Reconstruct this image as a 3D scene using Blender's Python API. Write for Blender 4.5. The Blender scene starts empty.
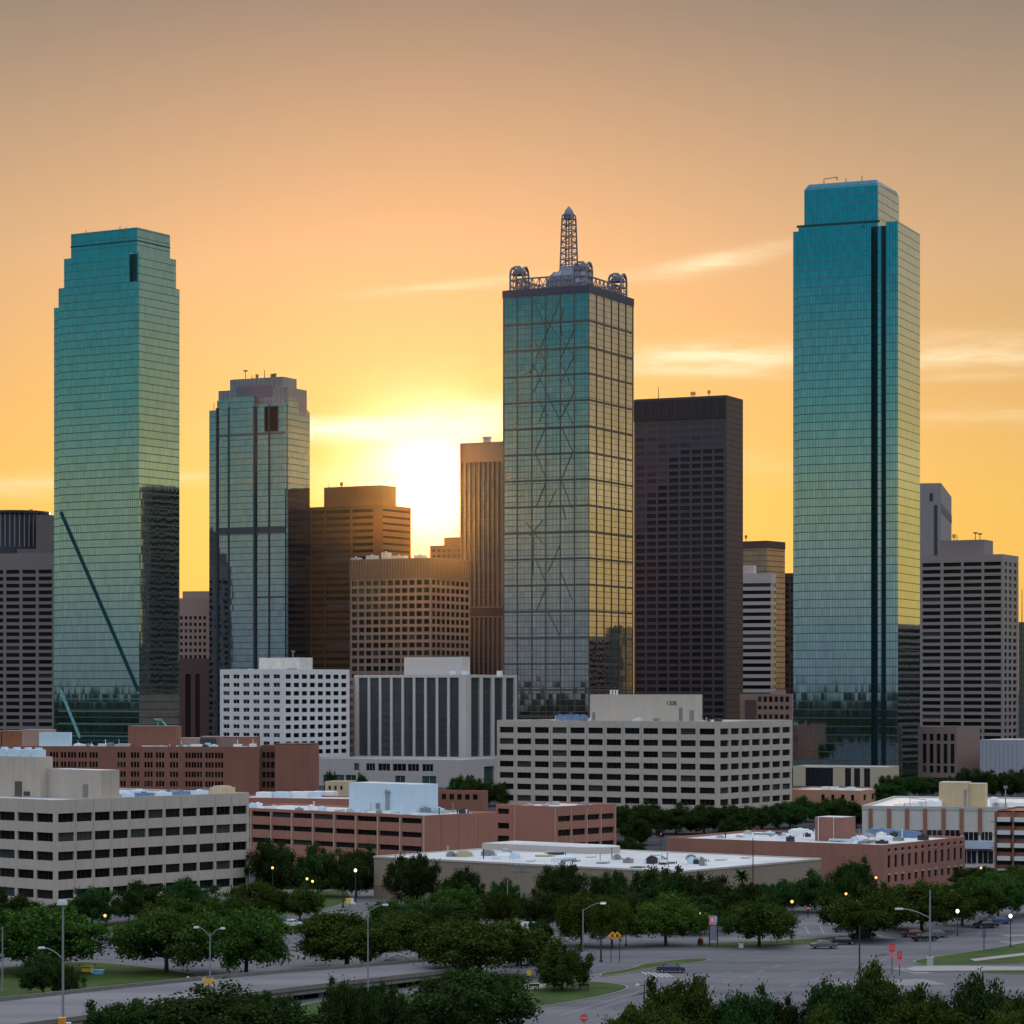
import bpy, math, random
import numpy as np
from mathutils import Vector
SC = bpy.context.scene
COL = SC.collection
R = math.radians
F = 2750.0        # focal length in pixels of the 1024 frame
HC = 45.0         # eye height
YH = 690.0        # horizon row
SUN_EL, SUN_AZ = 4.3, -1.75   # degrees, azimuth from +Y towards +X

# ------------------------------------------------------------------ camera
cd = bpy.data.cameras.new('camera'); cam = bpy.data.objects.new('camera', cd); COL.objects.link(cam)
cam.location = (0, 0, HC); cam.rotation_euler = (R(90), 0, 0)
cd.sensor_width = 36; cd.lens = 36*F/1024; cd.shift_y = (YH-512)/1024
cd.clip_start = 1; cd.clip_end = 90000
SC.camera = cam
SC.view_settings.view_transform = 'Standard'; SC.view_settings.look = 'None'
SC.view_settings.exposure = 0.0; SC.view_settings.gamma = 1.0
try: SC.view_settings.use_curve_mapping = False
except Exception: pass
SC.cycles.max_bounces = 6; SC.cycles.glossy_bounces = 4; SC.cycles.transmission_bounces = 2
SC.cycles.volume_bounces = 0; SC.cycles.caustics_reflective = False; SC.cycles.caustics_refractive = False
SC.cycles.sample_clamp_indirect = 4

# ------------------------------------------------------------------ node helper
class NT:
    def __init__(s, nt): s.nt = nt; s.n = nt.nodes; s.l = nt.links
    def new(s, t, **kw):
        n = s.n.new(t)
        for k, v in kw.items(): setattr(n, k, v)
        return n
    def put(s, sock, v):
        if isinstance(v, bpy.types.NodeSocket): s.l.new(v, sock)
        elif v is not None:
            if isinstance(v, (tuple, list)) and len(v) == 3 and sock.type == 'RGBA': v = (*v, 1)
            sock.default_value = v
    def m(s, op, a, b=None, c=None, clamp=False):
        n = s.new('ShaderNodeMath', operation=op); n.use_clamp = clamp
        for i, v in enumerate((a, b, c)): s.put(n.inputs[i], v)
        return n.outputs[0]
    def mix(s, f, a, b, mode='MIX'):
        n = s.new('ShaderNodeMix', data_type='RGBA', blend_type=mode)
        s.put(n.inputs[0], f); s.put(n.inputs[6], a); s.put(n.inputs[7], b)
        return n.outputs[2]
    def ramp(s, f, stops, interp='LINEAR'):
        n = s.new('ShaderNodeValToRGB'); n.color_ramp.interpolation = interp
        e = n.color_ramp.elements
        while len(e) < len(stops): e.new(0.5)
        for el, (p, c) in zip(e, stops):
            el.position = p; el.color = (*c, 1) if len(c) == 3 else c
        s.put(n.inputs[0], f); return n.outputs[0]
    def noise(s, vec, scale, detail=3, rough=0.5, dims='3D'):
        n = s.new('ShaderNodeTexNoise', noise_dimensions=dims)
        s.put(n.inputs['Vector'], vec); s.put(n.inputs['Scale'], scale)
        s.put(n.inputs['Detail'], detail); s.put(n.inputs['Roughness'], rough)
        return n.outputs[0]
    def vmul(s, vec, k):
        n = s.new('ShaderNodeVectorMath', operation='MULTIPLY'); s.put(n.inputs[0], vec); s.put(n.inputs[1], k); return n.outputs[0]
    def comb(s, x, y, z=0.0):
        n = s.new('ShaderNodeCombineXYZ')
        for i, v in enumerate((x, y, z)): s.put(n.inputs[i], v)
        return n.outputs[0]

# ------------------------------------------------------------------ world: dusk sky by direction
w = bpy.data.worlds.new('World'); SC.world = w; w.use_nodes = True
k = NT(w.node_tree); k.n.clear()
tc = k.new('ShaderNodeTexCoord'); sep = k.new('ShaderNodeSeparateXYZ'); k.l.new(tc.outputs['Generated'], sep.inputs[0])
dx, dy, dz = sep.outputs
el = k.m('DEGREES' if False else 'MULTIPLY', k.m('ARCSINE', dz), 57.29578)
elc = k.m('MAXIMUM', el, 0.0)
az = k.m('MULTIPLY', k.m('ARCTAN2', dx, dy), 57.29578)
fac = k.m('SQRT', k.m('DIVIDE', elc, 90.0))
def q(e): return math.sqrt(e/90)
front = k.ramp(fac, [(q(0), (.80, .44, .085)), (q(2), (.84, .50, .10)), (q(4), (.82, .505, .125)), (q(6), (.74, .45, .16)),
                     (q(9), (.62, .40, .22)), (q(11.5), (.44, .31, .205)), (q(14), (.27, .22, .18)),
                     (q(20), (.42, .40, .42)), (q(40), (1.27, 1.36, 1.56)), (q(90), (1.62, 1.72, 1.95))])
back = k.ramp(fac, [(q(0), (.14, .155, .175)), (q(1.2), (.17, .20, .215)), (q(2.6), (.23, .255, .215)), (q(4), (.25, .275, .195)),
                    (q(6), (.10, .225, .21)), (q(9), (.006, .16, .205)), (q(13), (.008, .155, .24)),
                    (q(20), (.30, .42, .56)), (q(40), (1.27, 1.36, 1.56)), (q(90), (1.62, 1.72, 1.95))])
hl = k.m('SQRT', k.m('ADD', k.m('MULTIPLY', dx, dx), k.m('ADD', k.m('MULTIPLY', dy, dy), 1e-6)))
cs = k.m('DIVIDE', k.m('ADD', k.m('MULTIPLY', dx, math.sin(R(SUN_AZ))), k.m('MULTIPLY', dy, math.cos(R(SUN_AZ)))), hl)
wf = k.m('POWER', k.m('MULTIPLY_ADD', cs, 1/1.45, .5/1.45, clamp=True), 1.9)
sky = k.mix(wf, back, front)
# glow round the sun
sx = (math.sin(R(SUN_AZ))*math.cos(R(SUN_EL)), math.cos(R(SUN_AZ))*math.cos(R(SUN_EL)), math.sin(R(SUN_EL)))
dp = k.m('ADD', k.m('MULTIPLY', dx, sx[0]), k.m('ADD', k.m('MULTIPLY', dy, sx[1]), k.m('MULTIPLY', dz, sx[2])))
ang = k.m('MULTIPLY', k.m('ARCCOSINE', k.m('MINIMUM', dp, 1.0)), 57.29578)
g1 = k.m('EXPONENT', k.m('MULTIPLY', k.m('POWER', k.m('DIVIDE', ang, 1.25), 2.0), -1.0))
g2 = k.m('EXPONENT', k.m('MULTIPLY', k.m('POWER', k.m('DIVIDE', ang, 3.0), 1.6), -1.0))
def addc(base, f, c):
    cc = k.mix(1.0, (*c, 1), (0, 0, 0, 1), 'ADD')
    v = k.new('ShaderNodeVectorMath', operation='SCALE'); k.put(v.inputs[0], c); k.put(v.inputs['Scale'], f)
    return k.mix(1.0, base, v.outputs[0], 'ADD')
sky = addc(sky, g1, (1.6, 1.35, 1.1))
g3 = k.m('EXPONENT', k.m('MULTIPLY', k.m('POWER', k.m('DIVIDE', ang, 8.0), 2.0), -1.0))
sky = addc(sky, g2, (.20, .045, .04)); sky = addc(sky, g3, (.48, .165, .035))
# thin cloud streaks, each a band in azimuth and elevation broken up by noise
nz = k.noise(k.comb(k.m('MULTIPLY', az, .55), k.m('MULTIPLY', el, 3.0)), 1.0, 5, .6)
nz2 = k.noise(k.comb(k.m('MULTIPLY', az, .18), k.m('MULTIPLY', el, 1.1), 7.0), 1.0, 4, .55)
wob = k.m('MULTIPLY', k.m('SUBTRACT', nz2, .5), 1.6)
def streak(a0, e0, slope, L, wd, amt, curve=0.0):
    da = k.m('SUBTRACT', az, a0)
    ln = k.m('EXPONENT', k.m('MULTIPLY', k.m('POWER', k.m('ABSOLUTE', k.m('DIVIDE', da, L)), 2.5), -1.0))
    ce = k.m('ADD', k.m('MULTIPLY_ADD', da, slope, e0), k.m('MULTIPLY', wob, wd*2.0))
    if curve: ce = k.m('ADD', ce, k.m('MULTIPLY', k.m('MULTIPLY', da, da), curve))
    dv = k.m('DIVIDE', k.m('SUBTRACT', el, ce), wd)
    vv = k.m('EXPONENT', k.m('MULTIPLY', k.m('MULTIPLY', dv, dv), -1.0))
    tx = k.m('MULTIPLY_ADD', nz, 2.4, -.55, clamp=True)
    return k.m('MULTIPLY', k.m('MULTIPLY', ln, vv), k.m('MULTIPLY', tx, amt))
for a in [(3.9, 8.78, .13, 1.7, .17, .85, .03), (-1.2, 8.4, .10, 1.7, .11, .7), (4.1, 6.9, .03, 2.2, .24, 1.35), (3.6, 6.6, .0, 2.4, .14, .7),
          (-2.3, 5.48, .03, 2.6, .20, 2.6), (-1.0, 5.85, .06, 1.0, .14, 1.3), (9.4, 6.95, .02, 2.0, .30, .85), (9.6, 5.6, -.03, 2.0, .22, .35), (9.0, 6.4, .02, 2.4, .12, .35), (-10, 4.15, .05, 2.6, .22, .45),
          (-3.0, 4.4, .05, 1.8, .25, .6), (-6.9, 4.4, .05, .8, .12, .35), (5.5, 4.6, .02, 2.5, .3, .2), (52, 4.5, .0, 20, .6, .25)]:
    sky = k.mix(streak(*a), sky, (1.12, 1.0, .80, 1) if a[0] in (-2.3, -1.0) else (1.08, .86, .54, 1))
sky = k.mix(k.m('MULTIPLY', k.m('SUBTRACT', nz2, .5), .25), sky, (1, .9, .7, 1), 'OVERLAY') if False else sky
below = k.m('LESS_THAN', el, -.3)
sky = k.mix(below, sky, (.06, .06, .055, 1))
nis = k.new('ShaderNodeTexSky', sky_type='NISHITA'); nis.sun_disc = False
nis.sun_elevation = R(SUN_EL); nis.sun_rotation = R(SUN_AZ); nis.dust_density = 2; nis.air_density = 1.2
bg = k.new('ShaderNodeBackground'); k.put(bg.inputs[0], sky); bg.inputs[1].default_value = 1.0
bg2 = k.new('ShaderNodeBackground'); k.put(bg2.inputs[0], nis.outputs[0]); bg2.inputs[1].default_value = .003
ad = k.new('ShaderNodeAddShader'); k.l.new(bg.outputs[0], ad.inputs[0]); k.l.new(bg2.outputs[0], ad.inputs[1])
ou = k.new('ShaderNodeOutputWorld'); k.l.new(ad.outputs[0], ou.inputs[0])
w.cycles.sampling_method = 'MANUAL'; w.cycles.sample_map_resolution = 2048

# ------------------------------------------------------------------ sun
sd = bpy.data.lights.new('sun', 'SUN'); sd.energy = 2.5; sd.angle = R(.6); sd.color = (1, .60, .22)
so = bpy.data.objects.new('sun', sd); COL.objects.link(so)
so.rotation_euler = Vector(sx).to_track_quat('Z', 'Y').to_euler()

# ------------------------------------------------------------------ materials
MATS = {}
def mat(name, col, rough=.8, var=.15, scale=.25, metal=0.0, streak=0.0, spec=.3, stretch=(1, 1, 1), rnd=0.0, var2=0.0, scale2=.02):
    if name in MATS: return MATS[name]
    m = bpy.data.materials.new(name); m.use_nodes = True; t = NT(m.node_tree)
    b = t.n['Principled BSDF']; b.inputs['Roughness'].default_value = rough; b.inputs['Metallic'].default_value = metal
    b.inputs['Specular IOR Level'].default_value = spec
    tcn = t.new('ShaderNodeTexCoord'); o = tcn.outputs['Object']
    n1 = t.noise(t.vmul(o, stretch), scale, 5, .6)
    v = t.m('MULTIPLY_ADD', n1, 2*var, 1-var)
    if streak:
        n2 = t.noise(t.vmul(o, (1.3, 1.3, .06)), 1.0, 4, .65)
        v = t.m('MULTIPLY', v, t.m('MULTIPLY_ADD', n2, 2*streak, 1-streak))
    if var2:
        n3 = t.noise(o, scale2, 4, .6); v = t.m('MULTIPLY', v, t.m('MULTIPLY_ADD', n3, 2*var2, 1-var2))
    if rnd:
        oi = t.new('ShaderNodeObjectInfo'); v = t.m('MULTIPLY', v, t.m('MULTIPLY_ADD', oi.outputs['Random'], 2*rnd, 1-rnd))
    sc = t.new('ShaderNodeVectorMath', operation='SCALE'); t.put(sc.inputs[0], col); t.put(sc.inputs['Scale'], v)
    t.put(b.inputs['Base Color'], sc.outputs[0])
    MATS[name] = m; return m

def glass(name, tint, fh, bw, lw=.32, vw=.12, line=(.04, .06, .06), vdark=.55, rough=.04, jit=.006, band=0, off=0.0, metal=1.0, spec=.5):
    """mirror curtain wall: tinted reflective panes, dark floor lines and faint mullions laid out in metres"""
    if name in MATS: return MATS[name]
    m = bpy.data.materials.new(name); m.use_nodes = True; t = NT(m.node_tree); b = t.n['Principled BSDF']
    uv = t.new('ShaderNodeUVMap'); uv.uv_map = 'UVMap'; sp = t.new('ShaderNodeSeparateXYZ'); t.l.new(uv.outputs[0], sp.inputs[0])
    u, v = sp.outputs[0], sp.outputs[1]
    fu = t.m('DIVIDE', u, bw); fv = t.m('DIVIDE', t.m('ADD', v, off), fh)
    hl = t.m('LESS_THAN', t.m('FRACT', fv), lw/fh); vl = t.m('LESS_THAN', t.m('FRACT', fu), vw/bw)
    cell = t.comb(t.m('FLOOR', fu), t.m('FLOOR', fv), 0)
    wn = t.new('ShaderNodeTexWhiteNoise', noise_dimensions='3D'); t.l.new(cell, wn.inputs[0])
    geo = t.new('ShaderNodeNewGeometry')
    sub = t.new('ShaderNodeVectorMath', operation='SUBTRACT'); t.l.new(wn.outputs['Color'], sub.inputs[0]); sub.inputs[1].default_value = (.5, .5, .5)
    scl = t.new('ShaderNodeVectorMath', operation='SCALE'); t.l.new(sub.outputs[0], scl.inputs[0]); scl.inputs['Scale'].default_value = jit
    tcn = t.new('ShaderNodeTexCoord')
    ad = t.new('ShaderNodeVectorMath', operation='ADD'); t.l.new(geo.outputs['Normal'], ad.inputs[0]); t.l.new(scl.outputs[0], ad.inputs[1])
    nm = t.new('ShaderNodeVectorMath', operation='NORMALIZE'); t.l.new(ad.outputs[0], nm.inputs[0])
    t.l.new(nm.outputs[0], b.inputs['Normal'])
    big = t.noise(t.vmul(tcn.outputs['Object'], (1, 1, .35)), .06, 3, .5)
    val = t.m('MULTIPLY', t.m('MULTIPLY_ADD', wn.outputs['Value'], .16, .92), t.m('MULTIPLY_ADD', big, .16, .92))
    s2 = t.new('ShaderNodeVectorMath', operation='SCALE'); t.put(s2.inputs[0], tint); t.put(s2.inputs['Scale'], val)
    c = t.mix(t.m('MULTIPLY', vl, vdark), s2.outputs[0], (*line, 1))
    c = t.mix(t.m('MULTIPLY', hl, .68), c, (*line, 1))
    t.put(b.inputs['Base Color'], c)
    b.inputs['Metallic'].default_value = metal
    b.inputs['Specular IOR Level'].default_value = spec
    t.put(b.inputs['Roughness'], t.m('MULTIPLY_ADD', hl, .3, rough))
    MATS[name] = m; return m

def emis(name, col, st):
    if name in MATS: return MATS[name]
    m = bpy.data.materials.new(name); m.use_nodes = True; b = m.node_tree.nodes['Principled BSDF']
    b.inputs['Base Color'].default_value = (*col, 1); b.inputs['Emission Color'].default_value = (*col, 1); b.inputs['Emission Strength'].default_value = st
    MATS[name] = m; return m

def pane_mat(name, col, rough=.06, spec=.5, rnd=.5, blind_glare=2.5):
    if name in MATS: return MATS[name]
    m = bpy.data.materials.new(name); m.use_nodes = True; t = NT(m.node_tree); b = t.n['Principled BSDF']
    oi = t.new('ShaderNodeObjectInfo'); tcn = t.new('ShaderNodeTexCoord')
    n = t.noise(tcn.outputs['Object'], .9, 3, .6)
    v = t.m('MULTIPLY', t.m('ADD', t.m('MULTIPLY_ADD', oi.outputs['Random'], 2*rnd, 1-rnd), t.m('MULTIPLY', t.m('GREATER_THAN', oi.outputs['Random'], .90), blind_glare)), t.m('MULTIPLY_ADD', n, 1.0, .5))
    s = t.new('ShaderNodeVectorMath', operation='SCALE'); t.put(s.inputs[0], col); t.put(s.inputs['Scale'], v)
    t.put(b.inputs['Base Color'], s.outputs[0]); b.inputs['Roughness'].default_value = rough
    b.inputs['Specular IOR Level'].default_value = spec
    MATS[name] = m; return m

# ------------------------------------------------------------------ mesh helper
class MB:
    def __init__(s): s.v = []; s.f = []; s.mi = []; s.uv = []
    def quad(s, a, b, c, d, mi=0, uv=None):
        i = len(s.v); s.v += [a, b, c, d]; s.f.append((i, i+1, i+2, i+3)); s.mi.append(mi)
        s.uv += uv or [(0, 0), (1, 0), (1, 1), (0, 1)]
    def poly(s, pts, mi=0):
        i = len(s.v); s.v += list(pts); s.f.append(tuple(range(i, i+len(pts)))); s.mi.append(mi); s.uv += [(p[0], p[1]) for p in pts]
    def box(s, x0, x1, y0, y1, z0, z1, mi=0, top=None, bottom=True):
        if x1 < x0: x0, x1 = x1, x0
        if y1 < y0: y0, y1 = y1, y0
        top = mi if top is None else top
        s.quad((x0,y0,z0),(x1,y0,z0),(x1,y0,z1),(x0,y0,z1), mi, [(x0,z0),(x1,z0),(x1,z1),(x0,z1)])
        s.quad((x1,y0,z0),(x1,y1,z0),(x1,y1,z1),(x1,y0,z1), mi, [(y0,z0),(y1,z0),(y1,z1),(y0,z1)])
        s.quad((x1,y1,z0),(x0,y1,z0),(x0,y1,z1),(x1,y1,z1), mi, [(x1,z0),(x0,z0),(x0,z1),(x1,z1)])
        s.quad((x0,y1,z0),(x0,y0,z0),(x0,y0,z1),(x0,y1,z1), mi, [(y1,z0),(y0,z0),(y0,z1),(y1,z1)])
        s.quad((x0,y0,z1),(x1,y0,z1),(x1,y1,z1),(x0,y1,z1), top, [(x0,y0),(x1,y0),(x1,y1),(x0,y1)])
        if bottom: s.quad((x0,y1,z0),(x1,y1,z0),(x1,y0,z0),(x0,y0,z0), mi)
    def prism(s, pts, z0, z1, mi=0, top=None, bottom=True):
        """pts counter-clockwise seen from above"""
        n = len(pts); acc = 0.0
        for i in range(n):
            a, b = pts[i], pts[(i+1) % n]; l = math.hypot(b[0]-a[0], b[1]-a[1])
            s.quad((*a, z0), (*b, z0), (*b, z1), (*a, z1), mi, [(acc, z0), (acc+l, z0), (acc+l, z1), (acc, z1)]); acc += l
        s.poly([(*p, z1) for p in pts], mi if top is None else top)
        if bottom: s.poly([(*p, z0) for p in reversed(pts)], mi)
    def tube(s, p0, p1, r0, r1=None, n=6, mi=0, caps=True):
        r1 = r0 if r1 is None else r1
        p0, p1 = Vector(p0), Vector(p1); d = (p1-p0)
        if d.length < 1e-6: return
        d.normalize(); a = d.orthogonal().normalized(); b = d.cross(a)
        i = len(s.v)
        for p, r in ((p0, r0), (p1, r1)):
            for j in range(n):
                t = 2*math.pi*j/n; s.v.append(tuple(p + a*(r*math.cos(t)) + b*(r*math.sin(t))))
        for j in range(n):
            jj = (j+1) % n; s.f.append((i+j, i+jj, i+n+jj, i+n+j)); s.mi.append(mi); s.uv += [(0, 0)]*4
        if caps:
            s.f.append(tuple(i+j for j in reversed(range(n)))); s.mi.append(mi); s.uv += [(0, 0)]*n
            s.f.append(tuple(i+n+j for j in range(n))); s.mi.append(mi); s.uv += [(0, 0)]*n
    def lathe(s, prof, n=12, mi=0, c=(0, 0, 0)):
        i = len(s.v)
        for r, z in prof:
            for j in range(n):
                t = 2*math.pi*j/n; s.v.append((c[0]+r*math.cos(t), c[1]+r*math.sin(t), c[2]+z))
        for a in range(len(prof)-1):
            for j in range(n):
                jj = (j+1) % n; s.f.append((i+a*n+j, i+a*n+jj, i+(a+1)*n+jj, i+(a+1)*n+j)); s.mi.append(mi); s.uv += [(0, 0)]*4
    def beam(s, p0, p1, t, mi=0): s.tube(p0, p1, t, n=4, mi=mi)
    def roof(s, x0, x1, y0, y1, z, drop=.9, t=.45, mw=0, mr=1):
        X0, X1, Y0, Y1, zz = x0+t, x1-t, y0+t, y1-t, z-drop
        s.quad((x0,y0,z),(x1,y0,z),(X1,Y0,z),(X0,Y0,z), mw); s.quad((x1,y0,z),(x1,y1,z),(X1,Y1,z),(X1,Y0,z), mw)
        s.quad((x1,y1,z),(x0,y1,z),(X0,Y1,z),(X1,Y1,z), mw); s.quad((x0,y1,z),(x0,y0,z),(X0,Y0,z),(X0,Y1,z), mw)
        s.quad((X0,Y0,z),(X1,Y0,z),(X1,Y0,zz),(X0,Y0,zz), mw); s.quad((X1,Y0,z),(X1,Y1,z),(X1,Y1,zz),(X1,Y0,zz), mw)
        s.quad((X1,Y1,z),(X0,Y1,z),(X0,Y1,zz),(X1,Y1,zz), mw); s.quad((X0,Y1,z),(X0,Y0,z),(X0,Y0,zz),(X0,Y1,zz), mw)
        s.quad((X0,Y0,zz),(X1,Y0,zz),(X1,Y1,zz),(X0,Y1,zz), mr)
    def facade(s, face, c, u0, u1, z0, z1, cols, rows, rec=.35, mi=0):
        """a wall with recessed openings; face 'F' looks along -y at y=c, face 'R' along +x at x=c; returns the openings"""
        P = (lambda u, d, z: (u, c+d, z)) if face == 'F' else (lambda u, d, z: (c-d, u, z))
        def W(a, b, p, r):
            if b-a > 1e-4 and r-p > 1e-4: s.quad(P(a,0,p), P(b,0,p), P(b,0,r), P(a,0,r), mi, [(a,p),(b,p),(b,r),(a,r)])
        cols = sorted(cols); rows = sorted(rows); z = z0; out = []
        for r0, r1 in rows:
            W(u0, u1, z, r0); u = u0
            for a, b in cols:
                W(u, a, r0, r1); u = b
                s.quad(P(a,0,r0), P(b,0,r0), P(b,rec,r0), P(a,rec,r0), mi)
                s.quad(P(a,rec,r1), P(b,rec,r1), P(b,0,r1), P(a,0,r1), mi)
                s.quad(P(a,0,r0), P(a,rec,r0), P(a,rec,r1), P(a,0,r1), mi)
                s.quad(P(b,rec,r0), P(b,0,r0), P(b,0,r1), P(b,rec,r1), mi)
                out.append((a, b, r0, r1))
            W(u, u1, r0, r1); z = r1
        W(u0, u1, z, z1)
        return out
    def mesh(s, name, mats):
        me = bpy.data.meshes.new(name); me.from_pydata(s.v, [], s.f)
        for m in (mats if isinstance(mats, (list, tuple)) else [mats]): me.materials.append(m)
        me.polygons.foreach_set('material_index', s.mi)
        uvl = me.uv_layers.new(name='UVMap'); uvl.data.foreach_set('uv', [c for p in s.uv for c in p])
        me.update(); return me
    def build(s, name, mats, parent=None, loc=None, smooth=False):
        o = bpy.data.objects.new(name, s.mesh(name, mats)); COL.objects.link(o); o.parent = parent
        if loc: o.location = loc
        if smooth: o.data.polygons.foreach_set('use_smooth', [True]*len(o.data.polygons))
        return o

def tag(o, label=None, cat=None, group=None, kind=None):
    if label: o['label'] = label
    if cat: o['category'] = cat
    if group: o['group'] = group
    if kind: o['kind'] = kind
    return o
def empty(name, loc, rz=0.0):
    o = bpy.data.objects.new(name, None); COL.objects.link(o); o.location = loc; o.rotation_euler.z = rz; o.empty_display_size = .5
    return o
def copy_tree(o, parent=None):
    c = o.copy(); COL.objects.link(c); c.parent = parent
    for ch in list(o.children): copy_tree(ch, c)
    return c
def solid(o):
    bpy.context.view_layer.update(); me = bpy.data.meshes.new_from_object(o.evaluated_get(bpy.context.evaluated_depsgraph_get()))
    n = bpy.data.objects.new(o.name, me); COL.objects.link(n); n.parent = o.parent; n.location = o.location; n.rotation_euler = o.rotation_euler
    nm = o.name; bpy.data.objects.remove(o); n.name = nm
def g(px, py, z=0.0):
    d = (HC-z)*F/(py-YH); return ((px-512)/F*d, d, z)

# ------------------------------------------------------------------ building helper
WCACHE = {}
class Bld:
    def __init__(s, name, label, cat, xc, xl, xr, D, th, ytop, group=None):
        s.th = R(th); s.c, s.s = math.cos(s.th), math.sin(s.th); s.D = D; s.X = (xc-512)/F*D
        s.Lw = -s.ux(xl); s.Rw = s.vy(xr); s.H = s.z(ytop)
        s.root = tag(empty(name, (s.X, D, 0), -s.th), label, cat, group); s.nw = 0
    def ux(s, px, y=0.0):
        k = (px-512)/F; return (k*s.D + k*y*s.c - s.X - y*s.s)/(s.c + k*s.s)
    def vy(s, px, x=0.0):
        k = (px-512)/F; return (k*(s.D - x*s.s) - s.X - x*s.c)/(s.s - k*s.c)
    def z(s, py, x=0.0, y=0.0): return HC + (YH-py)/F*(s.D - x*s.s + y*s.c)
    def pxm(s, n=1.0): return n/F*s.D          # metres per n pixels at the corner
    def part(s, mb, name, mats, **kw): return mb.build(name, mats, s.root, **kw)
    def windows(s, outs, face, c, rec, mats, name='window', cap=100, bars=1, hbar=0, frame=.09):
        rest = MB()
        for a, b, p, r in outs:
            wd, ht = b-a, r-p
            if s.nw < cap:
                key = (round(wd, 2), round(ht, 2), bars, hbar, frame, tuple(m.name for m in mats))
                if key not in WCACHE:
                    q_ = MB(); q_.box(-wd/2, wd/2, 0, .05, -ht/2, ht/2, 0)
                    f_ = frame
                    if f_:
                        q_.box(-wd/2, wd/2, -.05, -.003, -ht/2, -ht/2+f_, 1); q_.box(-wd/2, wd/2, -.05, -.003, ht/2-f_, ht/2, 1)
                        xs = [-wd/2+f_/2 + i*(wd-f_)/(bars+1) for i in range(bars+2)]
                        for x in xs: q_.box(x-f_/2, x+f_/2, -.048, -.005, -ht/2+f_, ht/2-f_, 1)
                        for i in range(hbar):
                            zz = -ht/2 + ht*(i+1)/(hbar+1); q_.box(-wd/2+f_, wd/2-f_, -.046, -.007, zz-f_/2, zz+f_/2, 1)
                    WCACHE[key] = q_.mesh(name, mats)
                o = bpy.data.objects.new(name, WCACHE[key]); COL.objects.link(o); o.parent = s.root
                if face == 'F': o.location = ((a+b)/2, c+rec-.055, (p+r)/2)
                else: o.location = (c-rec+.055, (a+b)/2, (p+r)/2); o.rotation_euler.z = R(90)
                s.nw += 1
            else:
                if face == 'F': rest.box(a, b, c+rec-.055, c+rec, p, r, 0)
                else: rest.box(c-rec, c-rec+.055, a, b, p, r, 0)
        if rest.f: tag(s.part(rest, 'window_grid', mats), kind='stuff')
    def block(s, wall, roofm, colsF=(), colsR=(), rowsF=(), rowsR=None, rec=.35, H=None, z0=0.0, panes=None, bars=1, hbar=0, frame=.09,
              x0=None, x1=0.0, y0=0.0, y1=None, name='wall', drop=.45, cap=100, roof=True):
        H = s.H if H is None else H; x0 = -s.Lw if x0 is None else x0; y1 = s.Rw if y1 is None else y1
        rowsR = rowsF if rowsR is None else rowsR
        m = MB()
        oF = m.facade('F', y0, x0, x1, z0, H, colsF, rowsF if colsF else (), rec)
        oR = m.facade('R', x1, y0, y1, z0, H, colsR, rowsR if colsR else (), rec)
        m.quad((x1,y1,z0),(x0,y1,z0),(x0,y1,H),(x1,y1,H), 0, [(x1,z0),(x0,z0),(x0,H),(x1,H)])
        m.quad((x0,y1,z0),(x0,y0,z0),(x0,y0,H),(x0,y1,H), 0, [(y1,z0),(y0,z0),(y0,H),(y1,H)])
        s.part(m, name, [wall])
        if roof:
            r = MB(); r.roof(x0, x1, y0, y1, H, drop); s.part(r, 'roof', [wall, roofm])
        if panes:
            s.windows(oF, 'F', y0, rec, panes, cap=cap, bars=bars, hbar=hbar, frame=frame); s.windows(oR, 'R', x1, rec, panes, cap=cap, bars=bars, hbar=hbar, frame=frame)
        return oF, oR
    def pbox(s, name, mats, xa, xb, ytop, depth, y=None, zbase=None, inset=None, roof=True):
        """a roof storey whose front runs from pixel xa to xb, set back y metres"""
        y = 3.0 if y is None else y; x0, x1 = s.ux(xa, y), s.ux(xb, y); zt = s.z(ytop, x1, y)
        zb = s.H-.9 if zbase is None else zbase
        m = MB(); m.box(x0, x1, y, y+depth, zb, zt-.003 if roof else zt, 0, top=1 if len(mats) > 1 else 0, bottom=False)
        s.part(m, name, mats); return x0, x1, y, y+depth, zb, zt
def clutter(b, seed, n, x0, x1, y0, y1, z, big=1.6):
    rr = random.Random(seed); ms = [MATS[k_] for k_ in ('grey_unit', 'grey_metal', 'white_paint', 'dark_metal', 'pale_blue_panel')]
    for i in range(n):
        x, y = rr.uniform(x0, x1), rr.uniform(y0, y1); m = MB(); t_ = rr.random()
        if t_ < .55:
            w_, d, h = rr.uniform(.5, big), rr.uniform(.5, big), rr.uniform(.4, 1.5); m.box(x-w_, x+w_, y-d, y+d, z, z+h); m.tube((x, y, z+h), (x, y, z+h+.25), min(w_, d)*.55, n=10); nm = 'rooftop_unit'
        elif t_ < .8:
            l = rr.uniform(3, 9); m.box(x, x+l, y-.25, y+.25, z+.25, z+.7) if rr.random() < .5 else m.box(x-.25, x+.25, y, y+l, z+.25, z+.7); m.box(x-.2, x+.2, y-.2, y+.2, z, z+.249); nm = 'duct'
        else:
            h = rr.uniform(.8, 2.4); m.tube((x, y, z), (x, y, z+h), .14, n=7); m.tube((x, y, z+h), (x, y, z+h+.2), .26, n=7); nm = 'vent_pipe'
        b.part(m, nm, [rr.choice(ms)])
def bays(u0, u1, n, frac=.75, off=0.0):
    w_ = (u1-u0)/n; return [(u0+(i+.5-frac/2+off)*w_, u0+(i+.5+frac/2+off)*w_) for i in range(n)]
def rows(ztop, pitch, n, h, zmin=.3): return [(ztop-i*pitch-h, ztop-i*pitch) for i in range(n) if ztop-i*pitch-h > zmin]

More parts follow.
